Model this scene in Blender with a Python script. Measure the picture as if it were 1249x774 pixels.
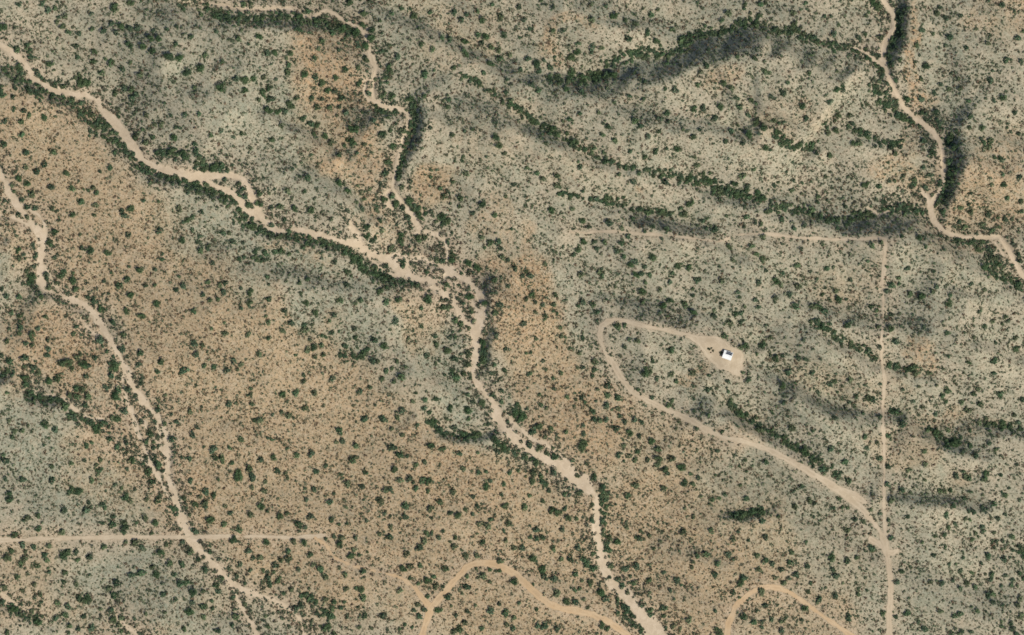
import bpy, math, random
import numpy as np
from mathutils import Vector

for o in list(bpy.data.objects):
    bpy.data.objects.remove(o)
S = bpy.context.scene
COL = S.collection
rng = np.random.default_rng(11)
random.seed(5)

# ------------------------------------------------------------------ camera, sky, sun, exposure
CAM_H = 6000.0
cam = bpy.data.cameras.new("camera")
cam_o = bpy.data.objects.new("camera", cam)
COL.objects.link(cam_o)
cam_o.location = (0, 0, CAM_H)
cam.sensor_width = 36
cam.lens = 36 * CAM_H / 1249.0
cam.clip_start = 10
cam.clip_end = 20000
S.camera = cam_o

SUN_EL, SUN_AZ = math.radians(48), math.radians(128)      # azimuth clockwise from +Y (up in the photo)
w = bpy.data.worlds.new("World")
S.world = w
w.use_nodes = True
nt = w.node_tree
nt.nodes.clear()
sky = nt.nodes.new("ShaderNodeTexSky")
sky.sky_type = 'NISHITA'
sky.sun_disc = False
sky.sun_elevation = SUN_EL
sky.sun_rotation = SUN_AZ
bg = nt.nodes.new("ShaderNodeBackground")
bg.inputs['Strength'].default_value = 0.078
wo = nt.nodes.new("ShaderNodeOutputWorld")
nt.links.new(sky.outputs[0], bg.inputs[0])
nt.links.new(bg.outputs[0], wo.inputs[0])
sun = bpy.data.lights.new("sun", 'SUN')
sun.energy = 3.8
sun.angle = math.radians(0.6)
sun.color = (1.0, 0.957, 0.822)
sun_o = bpy.data.objects.new("sun", sun)
COL.objects.link(sun_o)
sd = Vector((math.sin(SUN_AZ) * math.cos(SUN_EL), math.cos(SUN_AZ) * math.cos(SUN_EL), math.sin(SUN_EL)))
sun_o.rotation_euler = sd.to_track_quat('Z', 'Y').to_euler()
sun_o.location = sd * 800
S.view_settings.view_transform = 'Standard'
S.view_settings.look = 'None'
S.view_settings.gamma = 1
S.view_settings.use_curve_mapping = False
S.view_settings.exposure = 0.27
S.cycles.max_bounces = 4
S.cycles.diffuse_bounces = 2
S.cycles.filter_width = 1.6

# ------------------------------------------------------------------ helpers
W0, H0 = 1249.0, 774.0
def mx(px): return px - W0 / 2
def my(py): return H0 / 2 - py

def prop(o, label=None, cat=None, group=None, kind=None):
    if label: o['label'] = label
    if cat: o['category'] = cat
    if group: o['group'] = group
    if kind: o['kind'] = kind
    return o

def mesh_obj(name, verts, faces, mat, parent=None, smooth=False):
    me = bpy.data.meshes.new(name)
    me.from_pydata([tuple(v) for v in verts], [], [tuple(f) for f in faces])
    if smooth:
        me.polygons.foreach_set('use_smooth', [True] * len(me.polygons))
    me.materials.append(mat)
    o = bpy.data.objects.new(name, me)
    COL.objects.link(o)
    if parent: o.parent = parent
    return o

def np_mesh(name, V, F, mat, n=4, smooth=False):
    """V (N,3), F (M,n) -> mesh"""
    me = bpy.data.meshes.new(name)
    me.vertices.add(len(V))
    me.vertices.foreach_set('co', np.ascontiguousarray(V, dtype=np.float32).ravel())
    m = len(F)
    me.loops.add(m * n)
    me.loops.foreach_set('vertex_index', np.ascontiguousarray(F, dtype=np.int32).ravel())
    me.polygons.add(m)
    me.polygons.foreach_set('loop_start', np.arange(m, dtype=np.int32) * n)
    me.polygons.foreach_set('loop_total', np.full(m, n, dtype=np.int32))
    if smooth:
        me.polygons.foreach_set('use_smooth', np.ones(m, dtype=bool))
    me.update(calc_edges=True)
    me.materials.append(mat)
    return me

# ------------------------------------------------------------------ traced features (photo pixels; 1 px = 1 m)
def P(s):  # "x,y,w x,y,w ..."
    return [tuple(float(q) for q in t.split(',')) for t in s.split()]
SAND = [P(s) for s in [
 "-40,30,10 0,53,9 15,63,7 28,73,8 35,85,7 43,96,9 60,108,8 83,114,8 103,115,9 118,122,9 128,138,10 140,150,11 153,165,13 163,178,12 173,194,10 190,204,7 213,210,10 233,213,14 248,218,12",
 "233,213,12 262,215,10 280,214,7 296,217,7 304,228,7 311,245,8 322,269,8 337,280,9",
 "248,218,9 265,228,6 283,235,8 292,244,8 300,254,10 314,264,9",
 "314,256,7 322,269,8 337,282,8 357,281,6 377,283,9 395,288,9 420,295,8 437,299,9 452,308,9 472,317,12 492,330,13 502,337,12 515,342,9 530,343,8",
 "437,285,6 428,278,4 440,290,4 437,299,6",
 "492,330,7 500,318,6 513,316,6 525,320,8 535,322,7 545,328,10 556,336,10 567,339,9 576,346,8 582,354,9 590,368,10 588,388,11 581,405,11 580,431,10 577,450,10 577,460,8 586,471,9 600,488,9 610,513,11 624,532,13 644,546,12 669,561,13 690,573,15 708,588,17 720,598,14 727,606,10 728,623,9 729,645,9 731,668,11 735,690,14 747,708,12 764,728,14 782,750,16 796,768,24 810,800,30",
 "507,284,4 520,283,5 535,287,7 543,293,6 546,305,4 545,319,5 545,330,6",
 "530,343,6 545,336,5 556,336,8",
 "528,350,5 541,357,5 551,366,7 560,377,7 566,388,9 574,397,9 580,410,9",
 "560,345,4 573,360,4 580,375,5 582,390,6",
 "440,303,5 450,312,4 460,324,4 475,333,5 490,339,5",
 "470,318,5 480,310,4 492,312,4 502,316,4",
 "428,270,4 436,285,5 440,295,5",
 "447,42,3 450,60,3.5 452,75,3 459,83,3 457,98,3.5 455,110,3.5 456,122,4 467,129,7 478,131,6 488,133,4 497,138,3.5 500,148,3.5 492,170,3.5 485,194,4 482,209,5 479,229,4.5 487,242,6 494,252,6 503,262,7 507,271,7 512,280,5",
 "449,62,1.5 455,68,2 459,80,2",
 "477,229,4 472,236,5 474,250,5 480,256,3",
 "447,100,2 444,112,3 450,122,4 456,122,3",
 "232,-6,2 250,2,2.5 278,7,3 292,11,3 306,12,3 332,12,4 350,10,4 362,13,4 372,19,5 380,20,4 388,14,2.5 397,11,3 408,16,3 417,22,3 428,29,4 437,33,4 447,42,4",
 "-20,180,5 0,209,6 10,232,7 18,246,8 26,256,9 35,268,8 43,278,9 51,288,13 51,300,11 50,314,9 49,334,9 54,350,9 66,357,6 78,362,7 92,366,8 104,372,9 116,382,9 122,392,9 130,408,10 140,422,8 149,438,7 155,456,8 165,476,8 176,490,9 187,503,9 198,516,8 204,534,8 204,552,9 204,572,8 206,584,8 213,602,8 220,625,9 228,645,12 236,663,12 246,674,9 256,683,9 273,700,10 288,715,9 300,722,8 312,725,7 332,731,5 352,743,6 364,753,7 372,776,6 380,800,6",
 "54,322,3 60,336,5 68,348,6 80,358,4",
 "0,262,5 20,266,6 35,275,5 44,283,4",
 "18,246,5 32,252,5 48,262,5 55,276,4 56,286,4",
 "98,388,3 104,396,3 112,405,4 126,411,4",
 "150,458,4 150,470,3 155,488,5 162,505,5 167,522,5 172,540,6 180,556,7 188,574,8 198,592,7 206,606,4",
 "187,503,3 196,530,4 196,545,5 203,556,6",
 "172,510,4 182,528,3 192,540,4",
 "149,543,2 160,552,2.5 173,561,3.5 182,566,3",
 "283,715,5 290,732,5 300,750,6 312,770,6 320,790,6",
 "622,512,6 634,522,5 648,534,6 662,540,5 675,550,6 690,562,6 700,574,5",
 "735,676,4 745,690,3.5 752,704,3.5 762,716,3 778,735,4 800,755,4",
 "1071,-20,7 1079,0,6 1089,15,5 1091,33,4.5 1080,50,5 1075,70,5 1081,88,5 1091,110,5 1101,130,4.5 1119,147,6 1136,159,6 1145,173,5 1149,194,4.5 1150,224,3.5 1141,239,4.5 1135,252,7 1139,269,6.5 1147,279,5 1157,285,5 1176,289,4.5 1199,289,5 1219,289,5 1229,302,5 1237,319,5 1249,337,5 1262,352,5",
 "1040,58,1.5 1054,63,2.5 1068,74,4 1076,80,3",
 "1125,234,2.5 1131,240,4 1135,250,3",
 "1060,254,1.5 1072,262,2 1100,250,1.5",
 "1214,296,2 1225,312,1.5 1213,308,1 ",
 "35,455,2 45,473,3 60,482,2.5 80,487,3 92,500,2.5 110,510,2 130,511,1.5",
 "0,722,3 12,732,3 22,740,3 40,747,2",
 "136,733,2.5 143,750,3 155,765,3.5 172,778,3 ",
]]
ROAD = [P(s) for s in [
 "696,283,3 717,284,3 724,282,3 759,283,3 784,285,2.8 807,287,2.6 837,290,2.8 860,293,3 875,295,3.4 886,291,3.4 895,287,3.2 915,285,2.8 936,285,3 974,290,3.6 1000,291,4 1019,292,3.6 1049,291,3.6 1072,291,4 1078,293,5 1077,320,4 1076,345,4 1077,388,3.6 1074,415,3.6 1075,436,4 1079,463,4.5 1077,490,3.6 1077,513,3.6 1078,540,3.6 1078,582,3.6 1077,600,4.5 1078,630,5 1079,663,7 1083,682,7 1085,700,6.5 1086,730,7 1085,760,8 1085,820,8",
 "880,428,9 868,420,7 850,412,7 834,408,6 819,404,5.5 784,397,5.5 765,392,5.5 749,390,6 740,392,8 733,399,8 731,408,7.5 734,420,6 739,430,6 749,445,7 758,461,7.5 772,477,7 789,488,6.5 814,500,6 842,511,6.5 862,524,8 880,532,6.5 907,538,6 935,547,6.5 961,560,6.5 986,574,7 1011,590,8 1030,602,9 1042,612,8 1054,623,6.5 1064,635,6 1074,649,6 1080,662,7",
 "-60,660,6 0,659,6 30,658,5.5 75,656,6 100,655.5,4.5 125,655,5.5 160,655,5.5 220,655,4.6 240,655,4.6 312,653.5,4.6 357,655.5,3.4 375,654,3.6 388,653.5,5 396,652,3",
 "1024,595,5 1040,602,8 1055,612,5",
 "1062,657,6 1070,662,6 1080,672,6 1088,674,8 1094,671,6",
]]
PAD = [(845,409),(860,408),(874,412),(888,418),(899,424),(906,431),(908,440),(905,448),(904,455),(903,462),(896,458),(885,454),(876,448),(868,442),(862,436),(856,428),(850,420),(838,412)]
EAST_WEST = [P(s) for s in [
 "385,656,5 398,664,4 405,676,3.5 412,681,3 432,690,4 462,697,3 485,702,4 502,713,5 512,724,7 522,736,8",
 "515,800,8 515,774,8 520,757,8 526,741,9 534,731,8 542,722,7 557,705,7.5 568,692,8 580,687,8.5 592,686,8.5 608,689,8.5 624,697,9 639,710,8.5 659,728,8.5 672,737,9 686,742,8 707,745,7.5 724,750,7.5 744,759,7.5 764,774,7.5 790,800,7.5",
 "878,810,8 887,774,8 889,758,7.5 897,740,7 912,725,7 925,717,7 936,715,6.5 951,717,6 966,724,6 986,738,6 1006,753,6 1030,769,6.5 1060,790,6.5",
]]
THICK = [P(s) for s in [   # x,y,half width of dense trees
 "560,88,2 600,112,3 632,133,3 655,150,3 680,165,3 705,180,3 735,195,2 765,203,3", "680,235,2 720,243,2 775,255,2 835,262,2",
 "5,83,4 20,98,6 40,107,6 57,114,5 80,119,4 95,133,6 110,145,7 125,160,7 140,172,6 155,185,5 166,194,5 180,207,5 200,216,4 220,220,5 240,229,7 260,233,6 278,240,6 288,253,7 298,268,7 310,277,6",
 "312,279,4 327,285,3 352,288,3 375,292,5 395,297,5 420,304,4 437,319,6 452,334,6 472,342,5 492,345,3 512,343,3",
 "250,8,5 265,17,5 285,22,6 305,24,6 327,20,5 350,18,5 362,24,5 385,24,5 398,28,6 418,33,7 435,39,6",
 "475,85,4 472,95,3.5 459,100,3", "455,130,5 470,136,4 487,138,3",
 "500,120,5 507,140,4.5 506,155,4 497,170,4 490,190,4 488,205,5 485,220,3",
 "500,245,4 511,262,5 520,258,4", "535,262,5 547,270,4", "545,288,1.5 546,312,1.5",
 "742,80,5 755,68,6 785,66,5 810,66,5 832,62,5 840,45,5 857,41,4 882,40,4 900,30,4 920,27,5 934,32,5",
 "936,37,4 961,37,4 986,44,5 1003,52,4 1018,56,4 1036,59,3 1054,65,3 1068,75,4 1076,85,5 1086,98,4",
 "1060,100,5 1075,118,6 1090,135,6 1100,145,4",
 "669,100,4 711,96,6 745,90,5",
 "1097,10,5 1098,28,5 1092,46,5 1084,62,4 1086,82,3", "1098,140,4 1111,147,5 1125,155,4", "1155,165,6 1160,180,6",
 "1159,194,7 1158,215,7 1150,238,5 1143,252,3", 
 "936,250,5 960,254,5 985,258,4 1005,265,4 1023,270,4 1043,266,4 1065,259,5 1090,256,5 1110,254,5 1126,260,4",
 "1158,291,3 1176,294,3 1199,295,4", "1200,320,6 1216,335,7 1236,347,5 1249,349,5",
 "769,204,3 799,210,4 824,215,4 842,219,5 867,221,5 877,232,5 900,236,5 929,240,6",
 "943,160,4 956,175,4 980,178,4 992,181,3", "1032,152,3 1051,162,3 1068,172,2.5 1096,177,3",
 "988,392,4 1004,398,4 1018,410,4 1036,420,3 1056,428,3 1069,438,3", "1081,443,3 1111,451,4",
 "1084,505,4 1098,500,3", "1131,523,4 1148,534,5 1170,543,4", "1200,518,4 1224,518,4 1249,526,3",
 "936,524,3 958,538,4 981,552,5 1001,568,5 1024,580,4", "887,491,5 900,503,5 917,518,5 932,524,4",
 "890,628,3 907,627,5 930,622,4",
 "732,588,4 738,604,4 737,625,3 737,650,3.5 741,665,3.5", "757,736,3.5 774,756,6 784,770,5",
 "522,510,4 537,528,4 557,532,3 582,531,5", "604,538,4 622,550,4", "588,418,3.5 590,443,3.5 593,425,3",
 "550,451,4 560,463,4", "414,433,3 437,437,4 450,425,3",
 "0,458,5 17,454,4", "33,480,4 50,487,4 72,487,4 82,498,4 92,508,4 107,515,4 122,523,4", "136,436,4 143,448,5",
 "8,738,4 25,746,5 45,758,5", "92,728,4 112,730,4", "83,598,4 100,600,3", "208,612,3.5 213,630,3.5",
 "312,304,4 315,320,4", "327,710,4", "370,720,4 387,740,4 405,752,4",
 "626,494,4 635,506,5 640,509,4", "625,551,3 642,556,3 655,563,3", "658,580,5 668,592,4", 
 "0,113,5", "15,135,3",
 "33,140,3", "196,182,4 212,188,4 228,190,4",
 "240,196,5 262,205,6 278,210,4", "30,55,4 42,72,3.5", "92,92,5 104,104,5",
] if s]
# dark slopes: the low line of each gully, with (x, y, slope width, drop); the high side is on the right when walking the line
SCARP = [P(s) for s in [
 "590,112,16,2 640,143,20,5 680,168,20,6 720,190,18,6 765,204,16,3",
 "300,150,20,2 360,170,22,4 410,215,20,5 450,262,16,3",
 "770,120,22,2 830,135,26,5 890,150,26,5 940,165,20,3",
 "700,235,20,2 760,250,24,5 820,262,24,5 870,275,16,2",
 "1090,375,22,2 1140,385,26,5 1200,410,26,6 1249,430,20,4",
 "900,345,24,2 960,352,28,5 1030,375,28,6 1070,392,20,3",
 "540,30,20,2 590,60,24,4 640,85,22,4",
 "150,20,20,2 210,45,26,5 260,70,24,4",
 "-40,60,14,4 0,80,14,5 43,102,14,6 60,112,14,6 80,118,13,6 100,134,15,6 120,152,16,6 150,177,15,6 165,196,12,6 190,210,12,6 240,224,13,7 283,240,14,7 300,266,14,5 320,282,9,4 380,292,10,4 430,306,14,5 460,330,14,5 500,342,10,3 520,343,8,2",
 "300,308,30,5 350,322,30,8 420,330,30,8 490,344,26,7 520,352,20,3",
 "232,0,18,6 280,16,20,8 312,20,20,8 350,22,18,7 390,26,16,5 440,38,12,2",
 "225,80,30,6 270,98,34,10 300,112,34,10 318,128,25,5",
 "312,98,20,5 330,125,20,6 352,140,22,7 375,150,18,6 400,170,16,5 410,185,12,3",
 "655,80,34,8 690,88,36,13 720,88,36,14 745,76,42,17 780,65,44,19 812,62,42,18 835,56,36,16 845,40,36,16 880,36,42,19 910,24,48,23 935,26,48,24 960,34,48,24 990,42,50,24 1015,52,50,23 1040,58,50,22 1060,66,46,19 1075,84,36,14 1092,112,20,8 1108,134,12,4",
 "1147,260,12,4 1145,245,15,8 1152,225,18,10 1156,195,20,11 1152,172,20,8 1140,160,16,4",
 "1078,85,14,4 1082,60,16,8 1091,40,18,9 1094,20,18,9 1090,-10,18,8",
 "900,238,20,3 936,248,24,7 985,256,24,8 1020,266,24,8 1045,262,34,11 1075,256,42,14 1100,254,46,15 1126,262,44,15 1142,276,42,14 1158,290,36,13 1180,296,36,12 1210,312,34,11 1235,335,30,10 1262,352,28,9",
 "762,200,12,2 800,209,18,5 840,218,20,6 875,232,20,6 935,242,16,3",
 "1028,148,10,2 1050,160,14,4 1080,174,14,4 1100,180,10,2",
 "940,160,14,4 960,178,16,4 990,182,12,3",
 "484,212,10,3 489,190,14,8 500,168,15,9 506,148,15,9 503,128,12,6 496,118,10,2",
 "448,128,8,2 460,134,12,5 490,138,12,3",
 "500,405,20,3 525,440,22,6 550,458,22,5 565,470,14,2",
 "592,438,8,3 590,415,10,4 596,398,10,3 588,368,6,3 592,345,6,3 590,330,5,1",
 "975,388,14,4 1000,396,18,6 1020,410,18,6 1045,420,18,6 1070,436,20,7 1110,450,16,5 1135,462,12,2",
 "985,478,16,3 1020,490,20,6 1065,498,20,6 1110,498,18,5 1128,518,18,7 1145,532,18,7 1175,542,16,5 1200,552,12,2",
 "1190,514,8,2 1220,518,12,4 1260,524,12,4",
 "745,378,12,2 790,380,16,4 840,390,16,4 880,408,14,3 925,420,12,3",
 "870,470,14,3 885,488,20,7 905,506,20,7 932,524,18,6 958,538,18,6 985,556,16,6 1015,578,16,5 1060,598,14,3",
 "1080,594,14,3 1100,600,16,5 1140,602,18,6 1170,600,20,6 1200,612,16,4",
 "518,506,9,2 536,526,10,4 560,531,10,4 590,529,10,4 612,522,8,2",
 "-30,455,16,4 0,456,16,5 20,453,14,4 35,480,10,3 50,486,10,4 75,487,10,4 95,508,10,4 122,522,10,3 150,535,8,2",
 "-20,725,8,3 10,738,10,4 45,756,10,4 60,765,8,2",
 "855,604,12,2 885,624,12,4 910,626,12,4 940,620,10,2",
 "700,2,16,4 725,16,16,4 770,28,12,3",
 "1165,335,18,3 1190,360,20,6 1215,390,18,5 1225,410,14,3",
 "760,262,12,2 790,268,16,4 830,280,14,3",
 "750,360,16,3 790,360,24,6 850,372,20,5 900,392,16,3",
 "880,292,20,3 900,305,24,6 930,318,24,6 960,340,20,4",
 "1165,130,24,3 1158,100,26,4 1150,70,24,4 1145,40,20,2",
 "0,290,14,2 15,284,14,5 30,300,12,2",
 "56,354,9,4 76,362,9,3 98,378,8,2",
 "420,200,12,3 440,240,14,4 462,262,14,3",
 "735,600,6,2 740,640,6,2 738,668,6,1",
 "185,690,14,2 215,705,18,4 240,715,16,3",
 "640,345,18,3 655,360,16,3 665,380,14,2",
 "600,120,14,2 640,150,16,3 690,168,14,2",
 "905,120,12,2 930,145,16,4 965,150,12,2",
 "1150,345,14,2 1180,352,14,3 1200,356,10,2",
]]
# soil zones: cx, cy, rx, ry, angle, weight
TAN = [(130,290,150,95,25,1),(330,520,210,130,15,1),(250,430,130,110,35,1),(430,640,250,110,10,1),(700,700,260,110,5,1),(60,200,90,70,30,1),(850,660,150,90,15,.9),(640,400,55,110,-10,.9),(530,232,34,24,30,.8),
       (50,150,70,50,30,1),(700,520,80,60,40,.8),(560,590,120,60,10,.9),(800,560,110,60,30,.6),(150,560,80,70,40,.8),(520,395,28,40,0,.6),(60,420,70,60,30,.8),(990,690,90,70,10,.25),(380,430,90,40,20,.7),
       (30,700,60,60,20,.5),(220,600,50,60,0,.8),(1180,260,70,60,20,.4),(1110,560,40,40,0,.5),(410,120,55,110,-15,.6),(960,755,90,50,0,.6),(250,720,60,40,20,.3)]
ORANGE = [(400,60,40,42,-20,.7),(420,130,46,64,-10,.7),(640,330,40,40,0,.55),(600,270,30,20,0,.4),(445,210,28,60,-20,.6),(470,280,26,40,-30,.45),(370,305,60,12,15,.8),(1112,60,16,75,-2,.9),(1118,115,20,30,0,.6),(1108,170,20,22,0,.5),(1100,215,45,22,5,.55),(1200,230,60,70,20,.5),
          (880,85,30,20,10,.5),(690,45,40,14,-15,.55),(640,370,50,60,10,.4),(60,410,80,30,15,.5),(120,470,60,35,20,.45),(720,500,50,45,40,.4),(515,520,22,20,20,.45),(1120,435,16,14,0,.6),
          (1060,470,50,22,10,.35),(1170,520,60,20,12,.5),(600,150,60,70,20,.2),(550,40,60,50,20,.25),(1005,455,60,16,12,.35),(1030,345,40,22,10,.35),(850,470,14,10,0,.6),(900,530,40,20,20,.4),(530,225,30,20,20,.35),(1185,310,26,12,15,.6),
          (800,220,14,8,0,.5),(960,150,60,30,10,.25),(1240,20,30,30,0,.5),(150,760,70,30,10,.4),(560,590,80,30,0,.25),(700,200,60,30,20,.15),(210,610,50,40,20,.35),(1035,330,30,20,0,.3),(520,300,20,14,0,.5),(1205,20,30,25,0,.4),(250,735,20,14,0,.5)]
GREY = [(300,120,80,60,20,.5),(250,270,60,50,20,.8),(310,320,90,40,15,.7),(400,340,110,40,10,.6),(30,520,60,70,30,.9),(100,600,70,50,10,.8),(180,720,90,50,10,.8),(900,430,130,60,20,.35),(1000,480,130,60,15,.35),
        (540,440,40,35,30,.8),(570,490,50,26,10,.7),(900,590,60,30,10,.6),(880,340,60,30,10,.35),(200,110,90,70,10,.3),(460,60,40,40,0,.5),(350,180,60,60,20,.45),(1160,100,26,60,0,.5),
        (660,100,60,24,0,.5),(960,300,200,40,5,.3),(1130,300,110,40,15,.4),(420,400,60,30,20,.6),(950,640,100,50,20,.45),(0,315,24,24,0,.7),(1000,590,110,50,10,.4),(1100,700,60,80,0,.4),(480,100,24,50,0,.5),(740,350,60,60,0,.25)]

# ------------------------------------------------------------------ fields on a 1 m raster
GX0, GX1, GY0, GY1 = -700, 700, -460, 460
NX, NY = GX1 - GX0 + 1, GY1 - GY0 + 1
xs = np.arange(GX0, GX1 + 1, dtype=np.float64)
ys = np.arange(GY0, GY1 + 1, dtype=np.float64)
XX, YY = np.meshgrid(xs, ys)          # [iy, ix]

def blur(a, sx, sy=None, ang=0.0):
    """periodic gaussian blur by FFT, optionally rotated (degrees, counter-clockwise)"""
    sy = sx if sy is None else sy
    fy = np.fft.fftfreq(a.shape[0])[:, None]
    fx = np.fft.rfftfreq(a.shape[1])[None, :]
    c, s = math.cos(math.radians(ang)), math.sin(math.radians(ang))
    u = fx * c + fy * s
    v = -fx * s + fy * c
    g = np.exp(-2 * math.pi ** 2 * ((u * sx) ** 2 + (v * sy) ** 2))
    return np.fft.irfft2(np.fft.rfft2(a) * g, s=a.shape)

def noise(sx, sy=None, ang=0.0):
    n = blur(rng.standard_normal((NY, NX)), sx, sy, ang)
    return n / n.std()

def sstep(a, b, t):
    t = np.clip((t - a) / (b - a), 0, 1)
    return t * t * (3 - 2 * t)

def window(x0, x1, y0, y1):
    i0, i1 = max(0, int(x0) - GX0), min(NX, int(x1) - GX0 + 2)
    j0, j1 = max(0, int(y0) - GY0), min(NY, int(y1) - GY0 + 2)
    return slice(j0, max(j0, j1)), slice(i0, max(i0, i1))

def path_sdf(paths, reach=40.0):
    d = np.full((NY, NX), reach)
    for pts in paths:
        if len(pts) == 1: pts = pts * 2
        for (ax, ay, aw), (bx, by, bw) in zip(pts[:-1], pts[1:]):
            ax, bx, ay, by = mx(ax), mx(bx), my(ay), my(by)
            m = reach + 10
            sl = window(min(ax, bx) - m, max(ax, bx) + m, min(ay, by) - m, max(ay, by) + m)
            x, y = XX[sl], YY[sl]
            if x.size == 0: continue
            ex, ey = bx - ax, by - ay
            L2 = ex * ex + ey * ey + 1e-9
            t = np.clip(((x - ax) * ex + (y - ay) * ey) / L2, 0, 1)
            r = (aw + (bw - aw) * t) / 2
            q = np.hypot(x - ax - t * ex, y - ay - t * ey) - r
            d[sl] = np.minimum(d[sl], q)
    return d

def poly_sdf(poly):
    pts = [(mx(a), my(b)) for a, b in poly]
    d = np.full((NY, NX), 1e3)
    ins = np.zeros((NY, NX), bool)
    for (ax, ay), (bx, by) in zip(pts, pts[1:] + pts[:1]):
        ex, ey = bx - ax, by - ay
        t = np.clip(((XX - ax) * ex + (YY - ay) * ey) / (ex * ex + ey * ey), 0, 1)
        d = np.minimum(d, np.hypot(XX - ax - t * ex, YY - ay - t * ey))
        c = ((ay > YY) != (by > YY)) & (XX < (bx - ax) * (YY - ay) / ((by - ay) or 1e-9) + ax)
        ins ^= c
    return np.where(ins, -d, d)

rag = noise(1.6) * 0.55 + noise(4.5) * 0.9
sand_raw = path_sdf(SAND)
calm = np.where((XX > 380) | ((YY > 105) & (XX < -90) & (XX > -240)), .35, 1.0)      # the narrow channels keep cleaner edges
calm = blur(calm, 8)
sand_sdf = sand_raw + calm * (rag * 1.2 + np.clip(noise(2.2, 5, 45), 0.6, 3) * .9 - .6) - .50 - .4 * (1 - calm) - 1.5 * np.exp(-((XX - mx(548)) / 38) ** 2 - ((YY - my(345)) / 32) ** 2)
road_raw = np.minimum(path_sdf(ROAD), poly_sdf(PAD))
road_sdf = road_raw + noise(1.6) * 0.35 + noise(5) * 0.5
road_sdf += np.clip(noise(4), -1.5, 1.5) * 1.8 * np.exp(-np.hypot(XX - mx(893), YY - my(440)) ** 2 / 1200)
ew_raw = path_sdf(EAST_WEST)
ew_sdf = ew_raw + noise(1.6) * 0.3 + noise(5) * 0.4
faint = sstep(mx(368), mx(398), XX) * sstep(mx(515), mx(500), XX)
ew_sdf += faint * (.1 + .6 * noise(2))
track_sdf = np.minimum(road_sdf, ew_sdf)
track_raw = np.minimum(road_raw, ew_raw)
thick_sdf = path_sdf([[p for p in t] for t in THICK if len(t[0]) == 3], 30)

# terrain height; the upper right is the most dissected, the tan flats the least
RM = .45 + .75 * sstep(-250, 150, XX * .75 + YY)
Hh = noise(70, 26, -32) * 3.4 + RM * (noise(48, 11, -28) * 3.6 + noise(22, 7, -33) * 1.0) + noise(12, 5, -35) * 0.36 + noise(7, 3.5, 40) * 0.16
spur = 1 + .08 * np.clip(noise(9, 5, 50), -1.5, 1.8)
for pts in SCARP:
    acc_d = np.full((NY, NX), 1e6)
    acc_h = np.zeros((NY, NX))
    n = len(pts) - 1
    for k in range(n):
        ax, ay, aw, ad = pts[k]
        bx, by, bw, bd = pts[k + 1]
        ax, bx, ay, by = mx(ax), mx(bx), my(ay), my(by)
        m = 230
        sl = window(min(ax, bx) - m, max(ax, bx) + m, min(ay, by) - m, max(ay, by) + m)
        x, y = XX[sl], YY[sl]
        if x.size == 0: continue
        ex, ey = bx - ax, by - ay
        L = math.hypot(ex, ey) + 1e-9
        ex /= L; ey /= L
        tt = (x - ax) * ex + (y - ay) * ey
        t = np.clip(tt / L, 0, 1)
        dist = np.hypot(x - ax - t * L * ex, y - ay - t * L * ey)
        side = (x - ax) * ey - (y - ay) * ex          # > 0 on the right of the walk
        sgn = np.where(side > 0, dist, -dist)
        over = np.zeros_like(tt)
        if k == 0: over = np.maximum(over, -tt)
        if k == n - 1: over = np.maximum(over, tt - L)
        wd = aw + (bw - aw) * t
        dp = (ad + (bd - ad) * t) * (2.1 if max(q[3] for q in pts) <= 7 else 1.7 if max(q[3] for q in pts) <= 15 else 1.35)
        wv = np.maximum(wd * spur[sl], 1)
        f = sstep(0, 1, sgn / wv) * np.exp(-np.clip(sgn - wv, 0, None) / (40 + 2.0 * wd)) * sstep(205, 90, sgn)
        h = dp * f * np.exp(-(np.abs(over) / (wd + 8)) ** 2)
        better = dist < acc_d[sl]
        acc_h[sl] = np.where(better, h, acc_h[sl])
        acc_d[sl] = np.minimum(acc_d[sl], dist)
    Hh += blur(acc_h, 2.2)
Hh = blur(Hh, 1.6)
Hh += noise(4.5, 2.6, -35) * 0.13
# washes cut below their banks; tracks are worn in a little
wash_flat = sstep(3.0, -1.0, sand_raw)
Hh = Hh * (1 - wash_flat) + (blur(Hh, 8)) * wash_flat - 1.3 * wash_flat
tr_flat = sstep(4.0, 0.0, track_raw)
Hh = Hh * (1 - tr_flat) + (blur(Hh, 5) - 0.1) * tr_flat
edge = np.minimum.reduce([XX - GX0, GX1 - XX, YY - GY0, GY1 - YY])
Hh *= sstep(0, 60, edge)
Hh = blur(Hh, 0.8)

def HZ(x, y):
    u = np.clip(np.asarray(x, float) - GX0, 0, NX - 1.001)
    v = np.clip(np.asarray(y, float) - GY0, 0, NY - 1.001)
    i, j = u.astype(int), v.astype(int)
    a, b = u - i, v - j
    return (Hh[j, i] * (1 - a) * (1 - b) + Hh[j, i + 1] * a * (1 - b) + Hh[j + 1, i] * (1 - a) * b + Hh[j + 1, i + 1] * a * b)

def field(F, x, y):
    u = np.clip(np.rint(np.asarray(x) - GX0), 0, NX - 1).astype(int)
    v = np.clip(np.rint(np.asarray(y) - GY0), 0, NY - 1).astype(int)
    return F[v, u]

gully = sstep(.12, .75, blur(Hh, 9) - blur(Hh, 1.5))
warp_x, warp_y = noise(14) * 9 + noise(5) * 3, noise(14) * 9 + noise(5) * 3
def zones(Z):
    o = np.zeros((NY, NX))
    for cx, cy, rx, ry, an, wt in Z:
        cx, cy = mx(cx), my(cy)
        c, s = math.cos(math.radians(-an)), math.sin(math.radians(-an))
        dx, dy = XX + warp_x - cx, YY + warp_y - cy
        q = np.hypot((dx * c + dy * s) / rx, (-dx * s + dy * c) / ry)
        o = np.maximum(o, min(1, wt * 1.25) * sstep(1.25, 0.7, q))
    return o
z_tan, z_or, z_grey = zones(TAN), zones(ORANGE), zones(GREY)
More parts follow.
